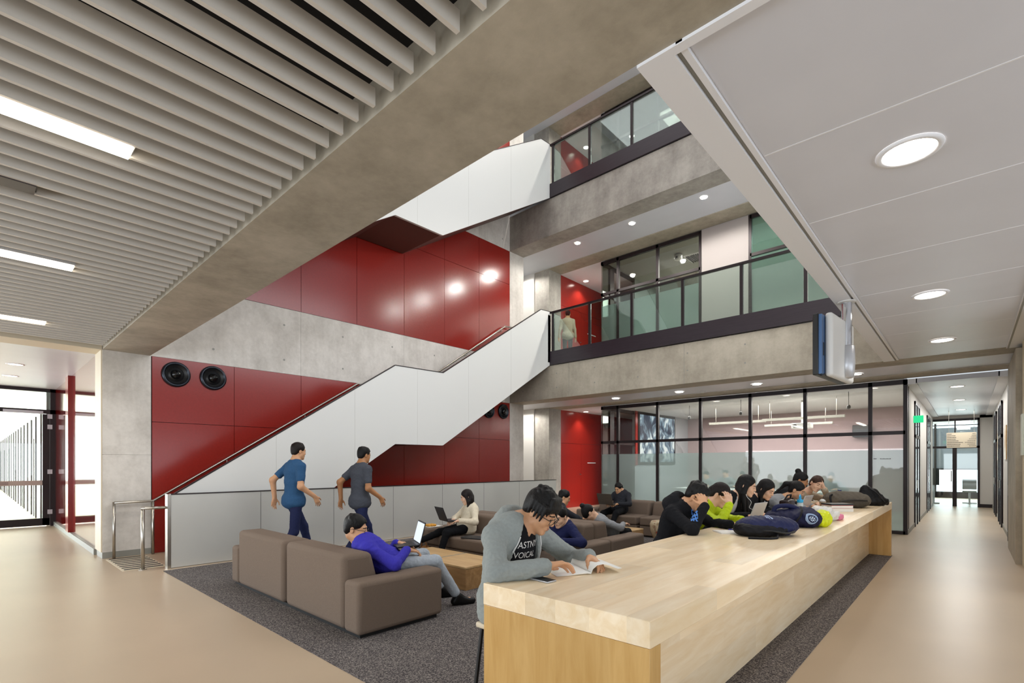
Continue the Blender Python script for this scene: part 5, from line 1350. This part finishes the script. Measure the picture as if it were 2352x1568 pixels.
MB().tube(smooth([tuple(q(.02,-.17,.03)),tuple(q(-.02,-.24,.008)),tuple(q(-.12,-.27,.008)),tuple(q(-.26,-.24,.008))]),.011,8).build('strap',blackb,t)
bb=[c_ for c_ in t.children if c_.name.split('.')[0]=='bag_body'][0]; decal(bb,q(.0,.0,.6),(0,0,-1),grid_polys(.16,.06,10,5,lambda a,b:(b*5)%2<1.2),simple('pale blue print','#9fb2d8',rough=.6),'pale_print',bb,up=(.75,.66,0))
t=thing('backpack','larger navy backpack with round pale emblem and top handle','backpack',(-1.42,5.70,TT))
R=RZ(.35); c=V3(-1.36,5.78,TT); q=lambda x,y,z:c+R@V3(x*.86,y,z*.74)
sd=SDF().ell(q(0,.0,.11),(.225,.18,.095),R,.04).ell(q(.16,-.02,.115),(.135,.165,.098),R,.04).ell(q(-.12,.03,.10),(.15,.15,.085),R,.04).ell(q(.10,.05,.2),(.115,.10,.05),R,.05); flat(sd); sd.build('bag_body',navyb2,.008,t,wr=(.009,26,8),zmin=TT+.001)
MB().tube(smooth([tuple(q(-.2,-.02,.17)),tuple(q(-.17,-.02,.26)),tuple(q(-.05,-.02,.285)),tuple(q(.05,-.02,.25)),tuple(q(.07,-.02,.2))]),.024,10).build('handle',navyb,t,smooth=True)
MB().tube(smooth([tuple(q(.0,-.20,.06)),tuple(q(.06,-.20,.16)),tuple(q(.09,-.12,.24)),tuple(q(.10,0,.27))]),.009,8).build('piping',blackb,t)
bagb=[c_ for c_ in t.children if c_.name.split('.')[0]=='bag_body'][0]
dv=Vector((-.80,.60,-.05)); cc=Vector((-1.19,5.70,TT+.095))
decal(bagb,cc-dv*.8,dv,disc_polys(.052,5,24,.036),simple('pale emblem print','#8fa5c4',rough=.6),'emblem',bagb)
decal(bagb,cc-dv*.8,dv,grid_polys(.058,.058,12,12,lambda a,b:(math.hypot(a-.5,b-.5)<.46) and math.sin(a*19)*math.sin(b*15)>-.35),simple('grey emblem centre','#b4c2d6',rough=.6),'emblem_centre',bagb)
t=thing('plastic_bag','bright yellow plastic bag tucked behind the navy backpack','bag',(-1.12,6.02,TT))
sd=SDF().ell((-1.13,5.98,TT+.08),(.085,.15,.085),k=.03).ell((-1.12,5.88,TT+.06),(.06,.08,.055),k=.04).ell((-1.15,6.08,TT+.09),(.06,.08,.06),k=.04); flat(sd); sd.build('bag_body',cloth('yellow plastic','#d3dc1f',rough=.3,bs=10,bump=.6),.007,t,wr=(.022,21,3),zmin=TT+.001)
MB().tube([(-1.16,5.86,TT+.012),(-1.07,5.82,TT+.008),(-1.02,5.95,TT+.01)],.010,6).build('knot',C_.get('yellow plastic',M['rubber']),t) if False else None
t=thing('plastic_bag','crumpled white plastic bag beyond the yellow bag','bag',(-1.2,6.55,TT))
sd=SDF().ell((-1.22,6.52,TT+.075),(.11,.19,.09),k=.03).ell((-1.15,6.66,TT+.06),(.07,.08,.06),k=.04).ell((-1.26,6.42,TT+.1),(.06,.08,.06),k=.04); flat(sd); sd.build('bag_body',cloth('white plastic film','#dcdad4',rough=.35,bs=10,bump=.6),.007,t,wr=(.020,24,4),zmin=TT+.001)
o=SDF().box((-1.12,6.80,TT+.03),(.045,.11,.029),rd=.018,k=.01).ell((-1.12,6.79,TT+.045),(.035,.07,.02),k=.03).build('pink_pouch',cloth('pink pouch','#e27fa0',rough=.5,bump=.2),.006); tag(o,'small pink pouch on the table beside the white bag','pouch')
rr=random.Random(5); z=TT
for i,(w,d,hh_,colr,lb) in enumerate(((.30,.22,.045,'#e6e2d8','thick white book at the bottom of the table book stack'),(.29,.22,.040,'#e9e6de','white book with red cover, middle of the table stack'),(.31,.22,.02,'#1c1c1e','flat black folder lying on top of the white books'))):
    o=thing('book' if i<2 else 'folder',lb,'book' if i<2 else 'folder',(-1.33,8.03,z),'stack of books on the table' if i<2 else None)
    Rm=Matrix.Translation((-1.33,8.03,z))@Matrix.Rotation(.72+rr.uniform(-.05,.05),4,'Z')
    if i<2:
        MB().box(-w/2,w/2,-d/2+.004,d/2,.003,hh_-.004).xform(Rm).build('pages',M['paper'],o)
        MB().box(-w/2-.003,w/2+.003,-d/2,d/2+.003,hh_-.004,hh_).box(-w/2-.003,w/2+.003,-d/2,d/2+.003,0,.003).xform(Rm).build('cover',simple('red cover' if i else 'white cover','#b53a3a' if i else '#dedbd2',rough=.5),o)
    else: MB().box(-w/2,w/2,-d/2,d/2,0,hh_).xform(Rm).build('cover',simple('black folder',colr,rough=.5),o,.004)
    z+=hh_+.0005
greyb=cloth('grey brown canvas','#5c554b',rough=.75,bs=16)
q=lambda x,y,z:c+R@V3(x,y,z)
t=thing('backpack','grey brown backpack lying beyond the book stack','backpack',(-1.36,8.85,TT))
R=RZ(.7); c=V3(-1.36,8.85,TT)
sd=SDF().ell(q(0,0,.11),(.30,.20,.125),R,.04).ell(q(.12,-.03,.10),(.2,.18,.11),R,.05).ell(q(-.12,.02,.12),(.18,.16,.11),R,.04); flat(sd); sd.build('bag_body',greyb,.009,t,wr=(.009,26,8),zmin=TT+.001)
sd=SDF().ell(q(.02,-.16,.075),(.22,.07,.07),R,.03); flat(sd); fp_=sd.build('front_pocket',cloth('grey brown canvas dark','#48423a',rough=.75,bs=16),.009,t,wr=(.006,30,9),zmin=TT+.001)
MB().tube(smooth([tuple(q(-.18,-.2,.10)),tuple(q(0,-.235,.12)),tuple(q(.18,-.21,.11))]),.008,8).build('zipper',M['black_plastic'],fp_)
MB().tube(smooth([tuple(q(-.2,-.05,.19)),tuple(q(-.28,-.1,.17)),tuple(q(-.3,-.16,.06))]),.014,8).build('strap',blackb,t)
t=thing('drawstring_bag','black drawstring bag at the far end of the long table','bag',(-1.1,9.50,TT))
R=RZ(.6); c=V3(-1.12,9.50,TT)
sd=SDF().ell(q(.0,0,.07),(.24,.14,.09),R,.05).ell(q(-.03,0,.16),(.15,.10,.12),R,.06).ell(q(-.09,0,.25),(.065,.06,.07),R,.04).cap(q(.1,0,.12),q(.22,.0,.02),.05,.02,k=.05); flat(sd); sd.build('bag_body',cloth('black ripstop','#17181b',rough=.45,bs=12,bump=.7),.009,t,wr=(.009,26,8),zmin=TT+.001)
MB().tube(smooth([tuple(q(-.06,-.06,.27)),tuple(q(.02,-.11,.2)),tuple(q(.12,-.14,.06))]),.006,6).build('drawstring',M['black_plastic'],t)
t=thing('shoulder_bag','dark brown shoulder bag upright before the woman with the ponytail','bag',(-1.78,7.42,TT))
sd=SDF().box((-1.80,7.42,TT+.085),(.055,.19,.085),rd=.03,k=.01).ell((-1.80,7.42,TT+.15),(.045,.15,.04),k=.03); sd.build('bag_body',cloth('dark brown patent','#2a2022',rough=.3,bs=12,bump=.5),.008,t)
MB().tube([(-1.80,7.27,TT+.16),(-1.77,7.32,TT+.23),(-1.77,7.50,TT+.23),(-1.80,7.56,TT+.16)],.010,8).build('strap',blackb,t)
t=thing('water_bottle','clear water bottle with bright blue loop cap among the bags','bottle',(-1.60,7.22,TT))
bx,by=-1.60,7.22
MB().lathe([(.036,0),(.038,.02),(.038,.13),(.028,.155)],(bx,by,TT),'z',20).build('bottle_body',simple('translucent bottle','#b9c4c6',rough=.15),t,smooth=True)
cp_=MB().lathe([(.033,.150),(.036,.156),(.036,.185),(.02,.19)],(bx,by,TT),'z',20).build('cap',simple('bright blue cap','#1f9fd6',rough=.4),t)
MB().tube([(bx,by-.026,TT+.185),(bx,by-.03,TT+.225),(bx,by,TT+.247),(bx,by+.03,TT+.225),(bx,by+.026,TT+.185)],.008,8).build('loop',simple('bright blue loop','#1f9fd6',rough=.4),cp_)
t=thing('water_bottle','white bottle with dark blue cap at the far end of the table','bottle',(-1.55,9.55,TT))
MB().lathe([(.035,0),(.036,.02),(.036,.16),(.022,.19)],(-1.55,9.55,TT),'z',18).build('bottle_body',M['white_plastic'],t,smooth=True); MB().lathe([(.027,.19),(.027,.225)],(-1.55,9.55,TT),'z',16).build('cap',simple('blue cap','#27306f',rough=.4),t)
t=thing('drink_cup','clear plastic drink cup beside the book stack','cup',(-1.52,8.12,TT))
MB().lathe([(.03,0),(.042,.11),(.044,.115)],(-1.52,8.12,TT),'z',18).build('cup_body',simple('iced coffee','#b7a488',rough=.2),t,smooth=True); MB().lathe([(.045,.115),(.03,.14),(.012,.15)],(-1.52,8.12,TT),'z',18).build('lid',M['white_plastic'],t,smooth=True)
t=thing('notebook','white notebook under the arms of the student in the black hoodie','notebook',(-1.64,4.86,TT))
R=Matrix.Translation((-1.64,4.84,TT))@Matrix.Rotation(.75,4,'Z')
MB().box(-.14,.14,-.10,.10,0,.012).xform(R).build('pages',M['paper'],t)
o=MB().tube([(-1.70,4.92,TT+.018),(-1.58,4.99,TT+.018)],.006,8).build('pen',simple('violet pen','#3a3486',rough=.4)); tag(o,'violet pen on the white notebook','pen')
o=MB().tube([(-1.76,5.19,TT+.05),(-1.66,5.26,TT+.055)],.009,8).build('highlighter',simple('lime highlighter','#c8dc3a',rough=.4)); tag(o,'lime highlighter held by the student in the black hoodie','highlighter')
o=MB().box(-.15,.15,-.105,.105,0,.008).xform(Matrix.Translation((-1.72,5.75,TT))@Matrix.Rotation(.6,4,'Z')).build('paper_sheets',M['paper']); tag(o,'white sheets between the lime jacket student and the silver laptop','paper')
# ------------------------------------------------------------------ camera, world, lamps
cam=bpy.data.cameras.new('camera'); co=bpy.data.objects.new('camera',cam); COL.objects.link(co)
cam.sensor_fit='HORIZONTAL'; cam.sensor_width=36; cam.lens=36*1144.7/2352; cam.shift_y=(1065-784)/2352
co.location=(0,0,1.55); co.rotation_euler=(math.radians(90),0,math.atan(1050/1144.7))
cam.clip_start=.05; cam.clip_end=200
sc.camera=co
w=bpy.data.worlds.new('world'); sc.world=w; w.use_nodes=True
w.node_tree.nodes['Background'].inputs[0].default_value=(.86,.93,1,1); w.node_tree.nodes['Background'].inputs[1].default_value=.75
def area(name,loc,rot,sx,sy,e,col=(1,1,1)):
    L=bpy.data.lights.new(name,'AREA'); L.shape='RECTANGLE'; L.size=sx; L.size_y=sy; L.energy=e; L.color=col
    o=bpy.data.objects.new(name,L); COL.objects.link(o); o.location=loc; o.rotation_euler=rot; return o
area('atrium_top_fill',(-5.8,6.7,14.2),(0,0,0),8.5,8.0,270,(.97,.98,1))  # unseen area light added to light the atrium from above
area('corridor_daylight',(-31,-3.6,1.75),(math.radians(90),0,0),27,3.2,7000,(.93,.97,1))
area('window_daylight',(-.3,30.2,1.7),(math.radians(-90),0,0),5,3,200,(.9,.95,1))
area('fill_behind',(-3,-6.9,1.3),(math.radians(112),0,0),16,2.4,520,(.86,.93,1))  # fill added behind the camera, tilted up to lift beam and ceilings
area('fill_right',(4.2,3.2,1.5),(0,math.radians(82),0),2.4,9,112,(.88,.94,1))  # area light added out of view to brighten the table side
area('atrium_side_fill',(-1.22,6.7,6.6),(0,math.radians(90),0),3.2,8.4,270,(.97,.98,1))  # unseen fill added across the void for parapets and red wall
area('slat_lamps',(-3.72,-.5,3.40),(0,0,0),.14,2.2,22,(1,.95,.86))
area('slat_lamps',(-6.33,-.5,3.40),(0,0,0),.14,2.2,22,(1,.95,.86))
area('slat_lamps',(-9.07,-.5,3.40),(0,0,0),.14,2.2,22,(1,.95,.86))
area('room_lamps',(-4.9,17,3.35),(0,0,0),5,4,1150,(1,.95,.95))
area('room_lamps',(-4.9,17,3.35+LV-.1),(0,0,0),5,4,1100,(1,.97,.93))
area('room_lamps',(-4.9,17,3.35+2*LV-.1),(0,0,0),5,4,1100,(1,.97,.93))
area('corridor_lamps',(-.2,19,3.27),(0,0,0),.5,8,110,(1,.98,.95))
vs=sc.view_settings; sc.display_settings.display_device='sRGB'; vs.view_transform='Standard'; vs.look='None'; vs.gamma=1; vs.exposure=0.18
try: vs.use_curve_mapping=False
except Exception: pass
sc.cycles.max_bounces=8; sc.cycles.transparent_max_bounces=16
sc.cycles.caustics_reflective=False; sc.cycles.caustics_refractive=False
sc.cycles.sample_clamp_indirect=6
sc.cycles.use_denoising=True
